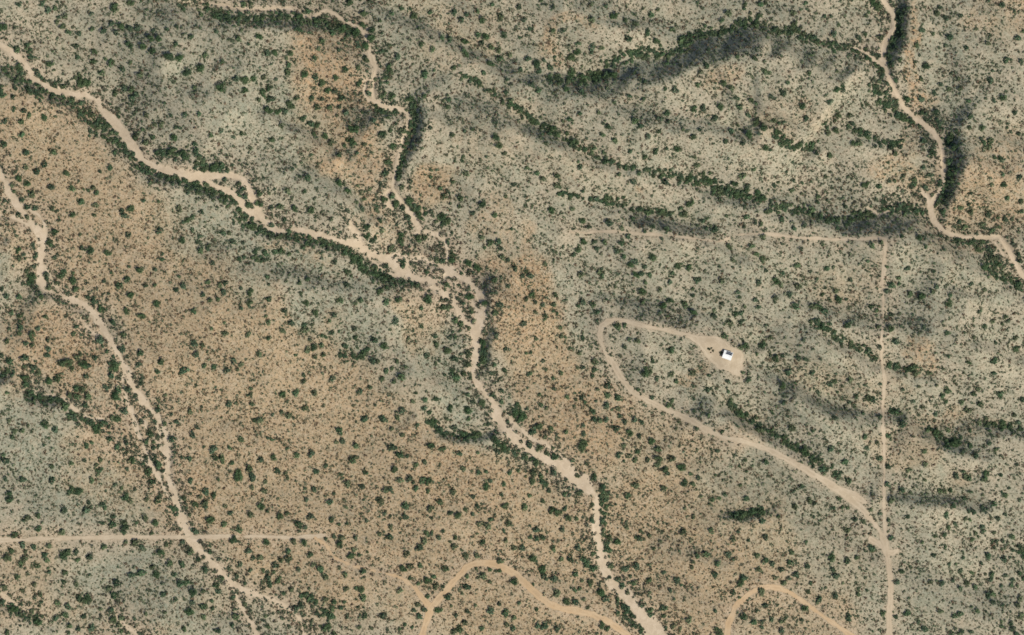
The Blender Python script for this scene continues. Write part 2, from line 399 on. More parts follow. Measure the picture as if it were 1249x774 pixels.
# gravelly, greyer soil facing north-west; also paints those slopes' shade into the colour
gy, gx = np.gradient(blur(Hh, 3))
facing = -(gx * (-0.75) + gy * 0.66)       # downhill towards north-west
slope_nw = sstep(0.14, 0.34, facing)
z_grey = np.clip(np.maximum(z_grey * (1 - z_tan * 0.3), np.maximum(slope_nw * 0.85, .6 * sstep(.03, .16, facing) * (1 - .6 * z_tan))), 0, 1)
box_bars = np.exp(-((XX - mx(545)) / 45) ** 2 - ((YY - my(345)) / 38) ** 2)
z_sand = .95 * box_bars + np.exp(-np.clip(np.minimum(sand_raw, track_raw + 3), 0, None) / np.where(XX < -395, 15.0, 9.0)) * (.55 + .45 * sstep(-.6, .8, noise(6)))
trail = sstep(0.13, 0.02, np.abs(noise(26, 9, -32))) * sstep(0.2, 1.2, noise(30)) * .6

# ------------------------------------------------------------------ materials
def new_mat(name, rough=0.95):
    m = bpy.data.materials.new(name)
    m.use_nodes = True
    b = m.node_tree.nodes['Principled BSDF']
    b.inputs['Roughness'].default_value = rough
    b.inputs['Specular IOR Level'].default_value = 0.15
    return m, m.node_tree, b
def N(nt, t, **k):
    n = nt.nodes.new(t)
    for a, v in k.items(): setattr(n, a, v)
    return n
def mixc(nt, fac, a, b, mode='MIX'):
    n = N(nt, 'ShaderNodeMix', data_type='RGBA', blend_type=mode)
    for sock, v in ((n.inputs[0], fac), (n.inputs[6], a), (n.inputs[7], b)):
        if hasattr(v, 'links'): nt.links.new(v, sock)
        elif isinstance(v, tuple): sock.default_value = v + (1,) if len(v) == 3 else v
        else: sock.default_value = v
    return n.outputs[2]
def noise_n(nt, scale, detail=3, rough=0.6, dist=0.0):
    tc = nt.nodes.get('POS') or N(nt, 'ShaderNodeNewGeometry')
    tc.name = 'POS'
    n = N(nt, 'ShaderNodeTexNoise')
    n.inputs['Scale'].default_value = scale
    n.inputs['Detail'].default_value = detail
    n.inputs['Roughness'].default_value = rough
    n.inputs['Distortion'].default_value = dist
    nt.links.new(tc.outputs['Position'], n.inputs['Vector'])
    return n.outputs['Fac']
def ramp(nt, src, p0, p1, a=0.0, b=1.0):
    n = N(nt, 'ShaderNodeMapRange', clamp=True)
    nt.links.new(src, n.inputs[0])
    for i, v in enumerate((p0, p1, a, b)): n.inputs[i + 1].default_value = v
    return n.outputs[0]
def attr(nt, name):
    n = N(nt, 'ShaderNodeAttribute', attribute_name=name)
    return n.outputs['Fac']
def mul(nt, a, b):
    n = N(nt, 'ShaderNodeMath', operation='MULTIPLY', use_clamp=True)
    for i, v in enumerate((a, b)):
        if hasattr(v, 'links'): nt.links.new(v, n.inputs[i])
        else: n.inputs[i].default_value = v
    return n.outputs[0]

PALE, PALE2 = (.388, .336, .246), (.308, .292, .214)
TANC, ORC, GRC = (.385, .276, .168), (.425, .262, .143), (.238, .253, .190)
SANDC = (.485, .382, .270)

g_mat, nt, b = new_mat('desert_soil')
c = mixc(nt, ramp(nt, noise_n(nt, .035, 4), .4, .62), PALE, PALE2)
c = mixc(nt, attr(nt, 'tan'), c, TANC)
c = mixc(nt, mul(nt, attr(nt, 'orange'), ramp(nt, noise_n(nt, .12, 6, .75, .8), .40, .58, .15, 1)), c, ORC)
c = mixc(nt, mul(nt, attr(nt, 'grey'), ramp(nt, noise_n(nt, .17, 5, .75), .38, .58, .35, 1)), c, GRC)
c = mixc(nt, mul(nt, ramp(nt, noise_n(nt, .09, 5, .65), .5, .68), .30), c, (.40, .27, .18))       # pinkish gravel drifts
c = mixc(nt, mul(nt, ramp(nt, noise_n(nt, .16, 4, .6), .5, .66), .30), c, (.22, .24, .165))        # thin greenish herb cover
c = mixc(nt, mul(nt, ramp(nt, noise_n(nt, .22, 3, .7), .50, .60), .38), c, (.50, .41, .30))       # bare gravelly openings
c = mixc(nt, mul(nt, ramp(nt, noise_n(nt, .28, 3, .7), .52, .64), .40), c, (.19, .185, .125))      # patches of low herbs
c = mixc(nt, mul(nt, attr(nt, 'sandy'), .85), c, (.46, .35, .25))
c = mixc(nt, mul(nt, attr(nt, 'trail'), .45), c, (.44, .36, .265))
c = mixc(nt, mul(nt, ramp(nt, noise_n(nt, .42, 2, .6), .53, .62), .60), c, (.130, .115, .070))     # low dry herbs and stones
c = mixc(nt, mul(nt, ramp(nt, noise_n(nt, .75, 2, .6), .56, .66), .45), c, (.47, .39, .29))
c = mixc(nt, mul(nt, ramp(nt, noise_n(nt, .95, 2, .5), .56, .64), .40), c, (.13, .125, .08))
nt.links.new(c, b.inputs['Base Color'])
bmp = N(nt, 'ShaderNodeBump')
bmp.inputs['Strength'].default_value = .6
bmp.inputs['Distance'].default_value = .5
nt.links.new(noise_n(nt, .7, 5, .65), bmp.inputs['Height'])
nt.links.new(bmp.outputs[0], b.inputs['Normal'])

def loose(name, base, light, dark, rut=False):
    m, nt, b = new_mat(name)
    c = mixc(nt, ramp(nt, noise_n(nt, .06, 5), .38, .62), base, light)
    c = mixc(nt, mul(nt, ramp(nt, noise_n(nt, .35, 4, .65), .52, .7), .4), c, dark)
    c = mixc(nt, mul(nt, ramp(nt, noise_n(nt, 1.1, 2, .5), .58, .68), .3), c, dark)
    ins = attr(nt, 'inset')
    if rut:      # two pale wheel tracks, a duller strip between them and rough shoulders
        c = mixc(nt, mul(nt, ramp(nt, ins, 1.3, .1), .45), c, dark)
        c = mixc(nt, mul(nt, mul(nt, ramp(nt, ins, 2.2, 2.9), ramp(nt, noise_n(nt, .10, 3), .4, .6)), .5), c, dark)
    else:        # flow lines, damp streaks and gravelly margins
        c = mixc(nt, mul(nt, ramp(nt, noise_n(nt, .10, 5, .7, 1.5), .47, .60), .65), c, dark)
        c = mixc(nt, mul(nt, ramp(nt, ins, 1.6, .0), .40), c, (.27, .23, .15))
    nt.links.new(c, b.inputs['Base Color'])
    bm = N(nt, 'ShaderNodeBump')
    bm.inputs['Strength'].default_value = .4
    bm.inputs['Distance'].default_value = .25
    nt.links.new(noise_n(nt, .9, 4), bm.inputs['Height'])
    nt.links.new(bm.outputs[0], b.inputs['Normal'])
    return m
sand_mat = loose('wash_sand', SANDC, (.53, .425, .315), (.41, .32, .225))
road_mat = loose('pale_dirt', (.435, .345, .245), (.48, .39, .285), (.34, .265, .18), True)
ew_mat = loose('orange_dirt', (.455, .315, .185), (.49, .36, .23), (.36, .25, .15), True)

# ------------------------------------------------------------------ ground sheet (fine inside, coarse out to the horizon)
def axis(a, b, step, out):
    inner = np.arange(a, b + .1, step)
    ext = [0.0]
    s = step
    while ext[-1] < out:
        s *= 1.45
        ext.append(ext[-1] + s)
    e = np.array(ext[1:])
    return np.concatenate([a - e[::-1], inner, b + e])
ax_, ay_ = axis(GX0, GX1, 1.5 if (GX1 - GX0) % 1.5 == 0 else 2.0, 9000), axis(GY0, GY1, 2.0, 9000)
gX, gY = np.meshgrid(ax_, ay_)
gZ = HZ(gX, gY)
V = np.stack([gX.ravel(), gY.ravel(), gZ.ravel()], 1)
ny_, nx_ = gX.shape
idx = np.arange(nx_ * ny_).reshape(ny_, nx_)
F = np.stack([idx[:-1, :-1], idx[:-1, 1:], idx[1:, 1:], idx[1:, :-1]], -1).reshape(-1, 4)
me = np_mesh('ground', V, F, g_mat, 4, True)
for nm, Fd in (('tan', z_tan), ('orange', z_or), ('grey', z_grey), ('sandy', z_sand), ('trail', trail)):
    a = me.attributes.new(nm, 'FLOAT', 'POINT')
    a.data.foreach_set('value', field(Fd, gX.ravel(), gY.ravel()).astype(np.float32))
ground = bpy.data.objects.new('ground', me)
COL.objects.link(ground)
prop(ground, 'rolling desert ground of pale, tan and orange gravelly soil cut by gullies', 'ground', kind='structure')

# ------------------------------------------------------------------ sand and dirt sheets from their outlines
def sheet(name, D, mat, off, label, cat):
    ins = D < 0
    js, is_ = np.nonzero((ins[:-1, :-1] | ins[:-1, 1:] | ins[1:, 1:] | ins[1:, :-1]))
    verts, faces, vid = [], [], {}
    def vert(key, x, y):
        if key not in vid:
            vid[key] = len(verts)
            verts.append((x, y))
        return vid[key]
    Dl = D
    for j, i in zip(js.tolist(), is_.tolist()):
        cs = ((i, j), (i + 1, j), (i + 1, j + 1), (i, j + 1))
        vals = [Dl[q, p] for p, q in cs]
        f = []
        for k in range(4):
            (p, q), (p2, q2) = cs[k], cs[(k + 1) % 4]
            v, v2 = vals[k], vals[(k + 1) % 4]
            if v < 0: f.append(vert((p, q), xs[p], ys[q]))
            if (v < 0) != (v2 < 0):
                t = v / (v - v2)
                key = ((p, q), (p2, q2)) if (p, q) < (p2, q2) else ((p2, q2), (p, q))
                f.append(vert(key, xs[p] + (xs[p2] - xs[p]) * t, ys[q] + (ys[q2] - ys[q]) * t))
        if len(f) >= 3: faces.append(f)
    vv = np.array(verts)
    z = HZ(vv[:, 0], vv[:, 1]) + off
    o = mesh_obj(name, np.column_stack([vv, z]).tolist(), faces, mat, smooth=True)
    a = o.data.attributes.new('inset', 'FLOAT', 'POINT')
    a.data.foreach_set('value', (-field(D, vv[:, 0], vv[:, 1])).astype(np.float32))
    return prop(o, label, cat, kind='structure')
sheet('sandy_wash', sand_sdf, sand_mat, .14, 'dry sandy stream beds winding across the desert', 'wash')
sheet('dirt_road', road_sdf, road_mat, .17, 'pale dirt tracks looping to the house, down the right side and across the lower left', 'road')
sheet('orange_dirt_road', ew_sdf, ew_mat, .20, 'orange dirt tracks curving along the bottom of the picture', 'road')

# ------------------------------------------------------------------ vegetation
def leaf_cloud(C, R, Hgt, K, leaf, col, seed=0, n=3, bottom=0.1, jit=.12):
    """C (N,3) base centres, R, Hgt (N,) -> K leaf faces each, scattered through a crown; returns V, F, colour"""
    r = np.random.default_rng(seed)
    Np = len(C)
    d = r.standard_normal((Np, K, 3))
    d /= np.linalg.norm(d, axis=2, keepdims=True)
    d[..., 2] = np.abs(d[..., 2]) * (1 - bottom) + bottom * d[..., 2]
    rad = r.uniform(.35, 1, (Np, K, 1)) ** .55
    # lobed outline
    ph = r.uniform(0, 6.28, (Np, 1)); ph2 = r.uniform(0, 6.28, (Np, 1))
    th = np.arctan2(d[..., 1], d[..., 0])
    lobe = 1 + .20 * np.cos(2 * th + ph) + .16 * np.cos(3 * th + ph2)
    p = d * rad * lobe[..., None]
    p[..., 0] *= R[:, None]; p[..., 1] *= R[:, None]; p[..., 2] *= Hgt[:, None] * .92
    p += C[:, None, :]
    nrm = d + r.standard_normal((Np, K, 3)) * .75
    nrm[..., 2] = np.abs(nrm[..., 2]) + .15
    nrm /= np.linalg.norm(nrm, axis=2, keepdims=True)
    t = r.standard_normal((Np, K, 3))
    t -= (t * nrm).sum(2, keepdims=True) * nrm
    t /= np.linalg.norm(t, axis=2, keepdims=True)
    bt = np.cross(nrm, t)
    s = (R[:, None] * leaf * r.uniform(.6, 1.35, (Np, K)))[..., None]
    if n == 3:
        vs = [p + t * s, p - t * s * .6 + bt * s * .8, p - t * s * .5 - bt * s * .85]
    else:
        vs = [p + t * s, p + bt * s * .7, p - t * s, p - bt * s * .7]
    V = np.stack(vs, 2).reshape(-1, 3)
    F = np.arange(len(V)).reshape(-1, n)
    cc = col[:, None, :] * (1 + jit * r.standard_normal((Np, K, 1)))
    cc = np.repeat(np.clip(cc, .01, .9)[:, :, None, :], n, 2).reshape(-1, 3)
    return V, F, cc

def foliage_material(name, rnd=False):
    m, nt, b = new_mat(name, .9)
    a = N(nt, 'ShaderNodeAttribute', attribute_name='tint')
    c = a.outputs['Color']
    if rnd:
        oi = N(nt, 'ShaderNodeObjectInfo')
        c = mixc(nt, ramp(nt, oi.outputs['Random'], .45, 1, 0, .6), c, (.110, .135, .070))
        c = mixc(nt, ramp(nt, oi.outputs['Random'], .3, .0, 0, .6), c, (.040, .062, .038))
    nt.links.new(c, b.inputs['Base Color'])
    return m
leaf_mat = foliage_material('shrub_leaves')
crown_mat = foliage_material('tree_leaves', True)
bark_mat, nt, b = new_mat('bark')
nt.links.new(mixc(nt, ramp(nt, noise_n(nt, 3.0), .4, .6), (.10, .075, .055), (.17, .13, .10)), b.inputs['Base Color'])

def add_tint(me, cc):
    a = me.attributes.new('tint', 'FLOAT_COLOR', 'POINT')
    a.data.foreach_set('color', np.column_stack([cc, np.ones(len(cc))]).astype(np.float32).ravel())

def stuff(name, C, R, Hg, K, leaf, col, seed, label, cat, n=3, jit=.12):
    V, F, cc = leaf_cloud(C, R, Hg, K, leaf, col, seed, n, jit=jit)
    me = np_mesh(name, V, F, leaf_mat, n)
    add_tint(me, cc)
    o = bpy.data.objects.new(name, me)
    COL.objects.link(o)
    return prop(o, label, cat, kind='stuff')

# --- trees read from the photograph
TREES = """0 0|565,42,26 635,12,20 92,18,14 205,15,12 232,45,16 266,38,12 316,76,14 276,105,12 305,126,18 330,152,14 588,130,18 632,140,16 545,115,14 565,158,14 505,148,16 635,220,20 700,230,20 750,250,18 455,250,18 452,295,15 540,300,20 490,352,14 595,332,16 685,362,16 370,220,14 372,272,12 92,325,20 82,240,16 182,357,16 220,572,18 110,592,15 110,655,15 28,590,14 443,638,14 128,740,17 263,740,14 122,540,14 22,700,16 68,472,12 12,420,10 20,465,14 830,280,26 880,290,22 915,350,24 980,335,22 1195,390,24 1195,440,18 1080,430,26 1235,380,20 1155,385,16 1052,152,12 1160,188,14 930,182,14 858,215,12 860,130,10 1000,268,14 1085,300,12 740,190,18 775,190,18 670,140,16 640,475,16 850,670,20 395,400,24 425,400,18 240,310,18 300,418,14 265,415,14 905,558,14 785,605,14 755,605,11 710,560,12 660,665,16 710,690,16 742,665,14 950,700,12 955,735,16 840,740,22 890,745,20 770,740,18 1180,650,12 1185,20,14 1220,15,12 10,130,26 380,160,14 450,140,12 558,450,14 605,425,16 640,432,16 660,458,14 890,40,12 975,555,12 1080,635,14 1030,660,12 1220,720,12 520,605,12 450,560,16 560,745,10
312 0|18,178,20 88,255,18 55,255,14 170,260,18 160,312,14 238,360,20 155,350,16 290,372,16 322,400,22 350,442,18 385,440,16 390,376,18 435,340,18 288,285,15 305,238,12 322,200,16 404,245,12 498,330,14 505,405,18 418,470,16 358,522,14 297,520,16 272,475,14 318,480,12 438,545,15 465,628,20 488,626,18 470,690,20 670,710,20 615,655,22 680,602,10 575,585,12 655,635,10 268,600,16 300,605,13 335,660,18 362,695,14 125,612,16 60,540,22 105,545,18 140,540,16 165,510,24 70,480,16 40,375,14 35,450,20 65,425,18 12,485,12 200,475,14 205,145,14 210,80,20 250,50,14 290,125,12 370,160,16 420,140,24 490,155,22 515,120,18 560,185,22 565,145,18 530,220,20 535,290,16 650,330,18 690,275,16 523,65,18 455,10,16 660,65,12 770,75,18 805,215,14 860,240,14 905,185,14 940,190,14 1020,265,22 1015,200,18 1080,165,14 1120,178,20 1098,208,16 1145,225,16 1205,170,18 1190,75,16 1100,100,18 1000,95,14 1025,70,12 965,55,14 1140,310,18 1190,285,16 1180,240,16 1108,355,12 823,362,16 965,330,12 650,220,10 660,470,22 622,460,14 550,455,14 750,475,20 935,520,12 938,485,12 820,470,12 848,625,12 955,660,14 1015,637,10 1055,630,9 1170,670,20 1185,710,20 1210,748,12 1240,490,12 1215,450,10 1235,262,14 80,680,14 280,650,14 405,755,16 530,700,12 490,745,10 715,635,16 230,575,14
624 0|495,80,20 388,98,16 678,68,14 1055,65,16 1022,95,12 567,188,16 660,160,16 705,200,18 780,140,12 820,200,16 250,145,16 200,148,14 35,30,14 58,95,12 88,138,10 395,225,16 435,232,14 325,210,12 320,250,20 290,275,20 118,308,22 155,292,11 185,328,15 287,350,20 278,382,14 132,345,14 80,285,14 350,385,26 410,380,20 500,360,20 462,355,14 262,435,18 95,415,14 128,440,14 338,450,16 572,467,12 640,482,12 792,442,16 742,435,10 1030,405,18 1065,430,15 945,325,14 915,350,12 900,415,12 1175,290,12 1225,352,14 25,525,16 100,588,20 280,582,14 50,572,11 330,555,10 420,548,12 467,620,14 595,590,16 628,615,12 755,552,14 715,582,14 885,535,18 928,525,16 1012,522,18 1105,522,15 1160,488,18 1145,560,14 985,577,16 1180,600,20 1220,625,22 1065,643,15 1150,655,20 912,632,11 880,668,15 830,632,9 200,625,18 222,655,14 268,648,12 310,690,18 165,605,10 660,665,14 710,640,12 500,685,14 440,657,12 355,725,14 400,720,12 447,745,10 572,740,12 695,740,14 805,725,20 1035,690,12 1120,700,12 1230,720,18 645,765,14 140,570,8 1135,20,12 1210,20,14 1205,70,12 1130,40,10 710,45,10 640,38,8 1160,65,10 600,115,16 550,100,12 385,20,12 455,30,10 1185,125,16 1090,478,12 645,398,10
936 0|540,30,24 515,10,20 1140,20,14 277,78,10 308,75,9 125,60,14 130,118,18 320,165,16 442,182,14 345,118,10 550,180,16 750,145,14 825,60,16 885,180,17 870,85,12 937,75,12 1215,185,15 1245,150,10 1080,390,17 1142,477,20 1200,545,13 1095,490,11 1035,625,18 980,568,13 975,622,11 1075,690,16 1060,720,14 1045,695,12 1220,650,12 1120,768,10 1230,300,12 1160,290,14 965,232,12 840,410,12 880,430,12 808,450,12 745,480,16 745,385,12 770,320,20 737,268,8 712,302,8 725,220,14 640,290,12 680,480,18 748,545,14 820,545,16 835,600,14 935,430,12 162,522,18 340,568,18 397,562,14 410,600,12 330,440,18 358,438,16 68,455,16 10,475,12 90,405,11 28,585,12 180,578,14 275,600,11 295,500,14 40,645,18 95,688,14 150,710,18 70,700,16 215,700,16 415,700,18 440,695,16 480,650,16 330,635,18 290,645,14 595,712,16 640,715,12 520,712,10 655,685,11 660,575,20 630,560,16 755,685,14 800,745,16 880,690,20 905,720,18 110,155,16 30,145,14 195,360,12 475,165,9 495,55,9 1070,210,12 615,745,14 300,755,14
0 194|218,22,16 180,58,17 130,118,18 125,38,13 322,70,18 252,135,16 350,142,16 88,92,18 155,172,16 252,237,14 397,207,16 467,223,14 352,267,18 455,140,13 472,162,13 430,150,9 490,60,9 540,40,14 460,272,10 640,237,20 607,272,17 595,250,12 873,240,16 982,257,12 778,348,17 627,365,15 887,393,19 977,442,16 937,343,11 915,295,18 940,278,12 895,305,10 433,440,22 523,455,19 397,430,12 265,352,18 242,405,19 90,440,18 90,480,16 155,570,22 145,595,18 130,540,14 683,537,19 617,582,15 578,613,17 635,662,18 762,700,20 620,738,20 690,762,18 310,547,14 295,567,13 352,590,20 367,630,15 272,600,11 352,553,9 235,625,14 490,730,20 455,690,14 425,670,12 92,668,14 30,665,14 95,760,13 52,745,12 8,632,11 895,615,15 860,635,12 1013,598,12 1070,612,13 1098,600,14 1090,645,13 1024,686,13 1062,680,12 990,660,12 1215,697,18 1220,645,20 1175,625,10 1175,725,10 947,738,15 1162,485,13 1130,400,16 1085,358,13 1116,358,11 1182,405,10 1035,505,12 1210,225,18 1195,180,14 1165,120,11 1180,145,12 1095,100,12 1000,120,12 165,240,12 130,280,12 88,272,12 55,125,10 65,155,10 105,195,14 130,230,14 160,415,12 170,470,14 165,520,12 222,560,14 225,580,12 755,535,12 790,460,9 628,522,9 505,590,10 222,765,12 200,665,12 390,365,9 1230,330,22 1040,40,22 1080,30,16 990,50,18
312 194|15,215,20 18,168,16 155,153,16 195,240,18 270,250,20 78,235,14 120,230,16 255,90,15 240,157,10 65,165,9 182,47,9 405,115,18 445,155,18 515,242,15 585,240,12 540,330,18 612,342,16 572,392,20 545,375,18 655,432,16 705,368,18 706,400,18 555,142,11 495,127,9 635,12,14 625,70,14 625,195,20 680,212,20 663,178,14 750,108,12 710,135,14 745,200,20 790,270,18 715,232,14 740,285,14 895,140,11 932,155,10 958,108,12 995,192,15 1020,68,16 1105,215,18 1162,270,14 1215,178,11 990,228,10 912,280,18 930,305,18 880,50,10 915,180,16 1055,262,12 1100,380,12 1140,405,16 1180,400,15 1188,432,14 1200,475,16 1225,490,12 1112,428,9 1160,590,15 1228,615,11 1185,708,17 1165,745,16 1115,705,20 1040,668,21 835,680,26 930,610,14 910,720,16 935,720,14 805,722,12 1075,525,20 1035,505,18 880,490,14 905,495,14 1000,555,10 925,685,12 247,698,18 140,735,14 215,600,12 253,583,12 220,650,9 415,685,14 440,610,14 605,640,18 635,695,16 695,685,18 512,685,14 485,700,12 290,745,18 380,755,16 65,680,14 55,570,10 125,448,20 163,460,11 95,450,14 385,497,14 203,447,9 45,455,16 40,490,12 430,455,16 470,480,20 510,515,24 445,545,16 580,565,18 630,575,18 35,355,10 75,320,14 160,348,12 1010,700,10 1050,740,10 950,495,18 955,465,14 790,385,20 820,380,14 490,210,12 605,300,12 715,510,16 850,255,12 830,545,12
624 194|73,42,11 122,68,13 150,95,14 222,82,16 222,128,16 228,172,9 192,247,19 285,178,12 318,178,12 295,240,12 330,38,14 455,12,14 410,192,16 462,190,20 485,197,12 515,192,10 590,110,17 745,112,17 518,75,10 550,45,12 345,300,18 472,308,17 375,328,12 588,290,11 532,335,12 685,328,12 750,342,15 645,350,11 730,252,14 865,218,20 840,262,16 625,245,12 660,260,16 928,300,12 985,342,17 820,238,10 1140,280,15 1120,82,16 900,30,14 905,115,18 960,105,18 860,98,18 1012,150,16 1045,150,16 1100,170,20 1080,120,18 1145,130,14 1195,165,18 1222,188,18 1155,185,14 1240,255,14 1210,312,12 1060,425,19 1165,420,14 1218,378,14 1218,485,18 1188,460,13 1070,490,12 565,375,12 452,402,13 402,400,12 350,402,18 325,437,16 302,462,12 415,435,12 535,408,15 510,445,14 545,475,12 690,478,20 600,498,16 575,515,18 645,522,12 805,518,20 865,530,20 605,562,20 630,556,14 668,562,12 333,562,16 425,548,12 900,585,16 1020,592,14 1195,598,13 770,597,12 635,642,20 650,600,11 720,632,12 503,620,9 880,630,9 740,712,18 768,692,18 840,705,16 885,745,18 980,765,14 1085,752,14 1112,748,12 1180,685,12 1195,718,12 1130,712,9 345,692,16 395,705,15 322,712,10 420,742,10 90,565,15 50,567,13 70,545,10 15,530,15 160,508,11 212,658,12 98,660,18 68,682,12 113,695,12 150,708,11 203,705,13 115,743,12 160,765,14 880,662,10 1105,670,10 12,122,12 345,155,10 860,380,14
936 194|30,127,12 127,102,10 245,182,12 473,125,20 213,243,17 380,228,12 662,75,10 757,38,12 712,97,12 715,120,12 615,103,10 790,75,14 768,135,12 540,130,14 983,165,11 985,255,15 935,300,12 1070,270,16 1045,315,12 1090,345,12 935,235,14 855,255,16 840,120,16 880,60,18 895,100,18 1132,75,12 1215,92,14 1160,188,14 1225,205,14 1230,252,14 1130,5,14 1155,290,14 1140,125,18 1080,125,12 960,325,14 1025,440,18 1080,440,16 1120,510,18 1045,530,18 1100,480,14 850,440,10 760,425,10 730,385,18 685,340,12 645,375,10 265,415,10 160,435,10 140,515,16 285,530,13 317,525,9 207,545,10 165,567,9 72,552,12 40,590,20 62,612,14 145,618,18 105,660,16 35,675,14 130,715,18 345,680,19 330,637,14 400,585,12 485,495,10 500,420,14 545,405,12 548,600,10 575,640,12 600,615,16 690,655,14 745,665,20 797,643,12 815,620,12 875,700,22 880,660,12 1048,635,11 985,605,12 675,530,12 632,577,12 575,522,9 250,720,20 215,715,16 275,740,18 1020,742,11 1155,765,12 600,755,12 500,715,12 65,290,14 175,320,12 125,335,12 285,305,12 340,300,14 665,270,12 1215,460,14 1225,490,14 1220,610,18 600,240,16 640,230,18 490,262,14 560,205,12 1125,330,10
0 388|945,120,18 955,175,15 988,128,12 897,252,18 995,230,12 1040,235,12 785,210,16 767,258,13 685,168,16 675,222,14 600,78,13 597,155,15 548,18,14 462,190,13 358,74,12 372,40,10 1095,74,16 1210,78,14 1137,205,16 1175,222,13 1105,252,16 1113,415,16 1225,415,12 1220,340,10 925,452,13 958,528,11 937,567,16 857,502,12 838,588,18 800,510,13 768,445,14 755,505,10 733,560,16 768,395,9 1172,588,15 1038,635,18 1048,677,16 1080,677,15 922,682,13 1127,702,12 1160,755,22 1212,735,18 1225,760,14 328,215,26 298,218,18 350,245,12 405,222,24 375,190,16 430,230,14 230,180,14 235,148,14 155,80,22 185,48,12 98,45,16 92,72,12 32,110,14 40,50,9 125,122,12 155,130,12 232,103,11 118,190,18 160,238,16 45,205,18 5,180,14 122,290,20 122,320,16 240,305,20 280,290,18 137,370,18 187,262,14 370,340,16 372,380,16 337,372,14 405,340,18 428,378,18 413,420,14 513,332,14 567,378,24 575,350,18 605,450,18 570,490,20 545,485,14 620,345,16 542,275,16 560,235,24 487,105,18 420,280,14 475,540,24 500,510,16 533,585,14 420,617,14 445,603,10 530,525,10 355,480,16 315,435,18 220,515,22 270,540,16 70,550,14 62,578,12 110,545,12 25,690,18 45,495,12 638,690,20 615,605,12 568,625,14 487,688,12 485,738,14 345,705,12 250,720,12 410,690,11 138,520,9 710,675,12 770,710,18 745,625,12 745,600,10 790,740,10 35,360,10 660,375,10 685,500,12 720,745,18 710,600,12 1095,20,8 980,430,8
312 388|62,18,13 130,58,14 65,95,12 172,22,16 235,55,18 235,30,12 18,170,16 370,68,12 480,45,14 483,90,12 405,62,8 283,140,20 250,155,16 318,130,13 433,133,14 328,177,13 287,185,13 195,178,9 573,103,18 625,135,20 520,178,16 568,205,16 592,208,12 685,205,11 730,235,10 635,255,13 662,242,10 613,293,12 710,285,18 673,305,12 372,292,14 233,305,13 232,275,10 285,360,16 130,370,19 195,362,17 238,435,16 505,355,14 557,335,11 155,470,17 15,497,18 122,452,10 80,468,9 527,490,17 615,487,17 580,420,8 707,448,17 688,480,13 763,403,11 778,362,9 845,455,12 875,390,14 822,395,14 945,435,19 1035,445,22 785,518,10 1033,488,12 928,487,11 965,530,14 862,505,20 890,540,16 1080,565,20 1005,560,18 405,545,18 420,597,14 390,603,10 487,620,15 470,688,18 270,657,17 195,667,15 85,677,19 22,688,16 338,718,12 102,742,16 145,755,12 292,745,14 530,748,14 675,732,17 777,712,13 820,697,12 700,665,18 662,627,18 712,565,12 660,537,11 910,632,14 852,620,20 990,655,14 1175,650,16 1165,590,20 1205,625,20 1080,652,9 1008,730,14 1120,745,10 1080,750,12 930,160,20 965,195,16 878,128,14 945,92,12 970,90,10 1032,170,18 1035,225,14 1108,200,20 1100,120,20 1010,270,14 975,285,18 1100,410,20 995,25,16 970,10,14 1035,45,10 870,85,12 890,205,9 1215,150,12 1170,80,12 1160,225,12 1210,250,12 1030,370,11 1150,370,14 1195,405,12 820,435,14 1225,500,10 1040,290,10 735,670,10 805,40,10 1235,750,12 1060,10,10 680,12,18 830,180,14
624 388|58,25,16 118,97,11 152,207,10 78,273,10 92,165,9 70,168,9 242,85,14 235,45,12 240,265,12 200,288,8 330,168,11 345,238,12 402,212,16 392,278,11 402,250,13 320,238,10 435,155,11 458,195,12 465,325,18 345,98,9 660,255,26 640,270,14 775,152,16 775,270,14 798,305,12 706,292,12 685,208,11 880,262,16 953,200,14 950,345,15 1053,353,9 1030,85,18 1135,135,20 1110,140,14 1218,132,16 1225,110,10 1057,20,18 1115,15,12 1148,298,14 1050,305,12 1122,262,9 515,35,18 548,32,11 608,108,14 570,100,10 548,138,12 465,372,16 415,345,10 520,385,18 460,425,16 517,438,12 458,490,14 400,492,13 397,455,14 430,498,12 348,518,10 350,560,12 340,625,24 355,605,20 510,535,16 550,502,14 598,492,14 632,505,12 527,475,12 575,555,20 620,570,12 680,595,20 710,635,16 520,663,15 567,668,14 598,688,13 610,648,14 660,688,12 715,682,20 545,692,8 545,618,12 775,680,18 825,725,24 745,735,16 755,755,12 710,710,14 207,672,18 132,630,20 85,612,16 102,548,18 135,522,20 50,475,26 18,460,20 190,535,14 265,550,12 200,630,9 115,700,20 105,750,18 205,745,18 170,655,12 270,382,11 135,370,9 340,385,12 312,395,9 765,420,14 682,385,12 1020,548,11 900,535,12 1135,688,12 1235,695,16 1110,468,20 1200,545,18 320,765,12 400,768,16 870,755,10 45,600,10 615,345,10 140,420,12 885,390,8 30,740,10 295,690,12 410,402,8
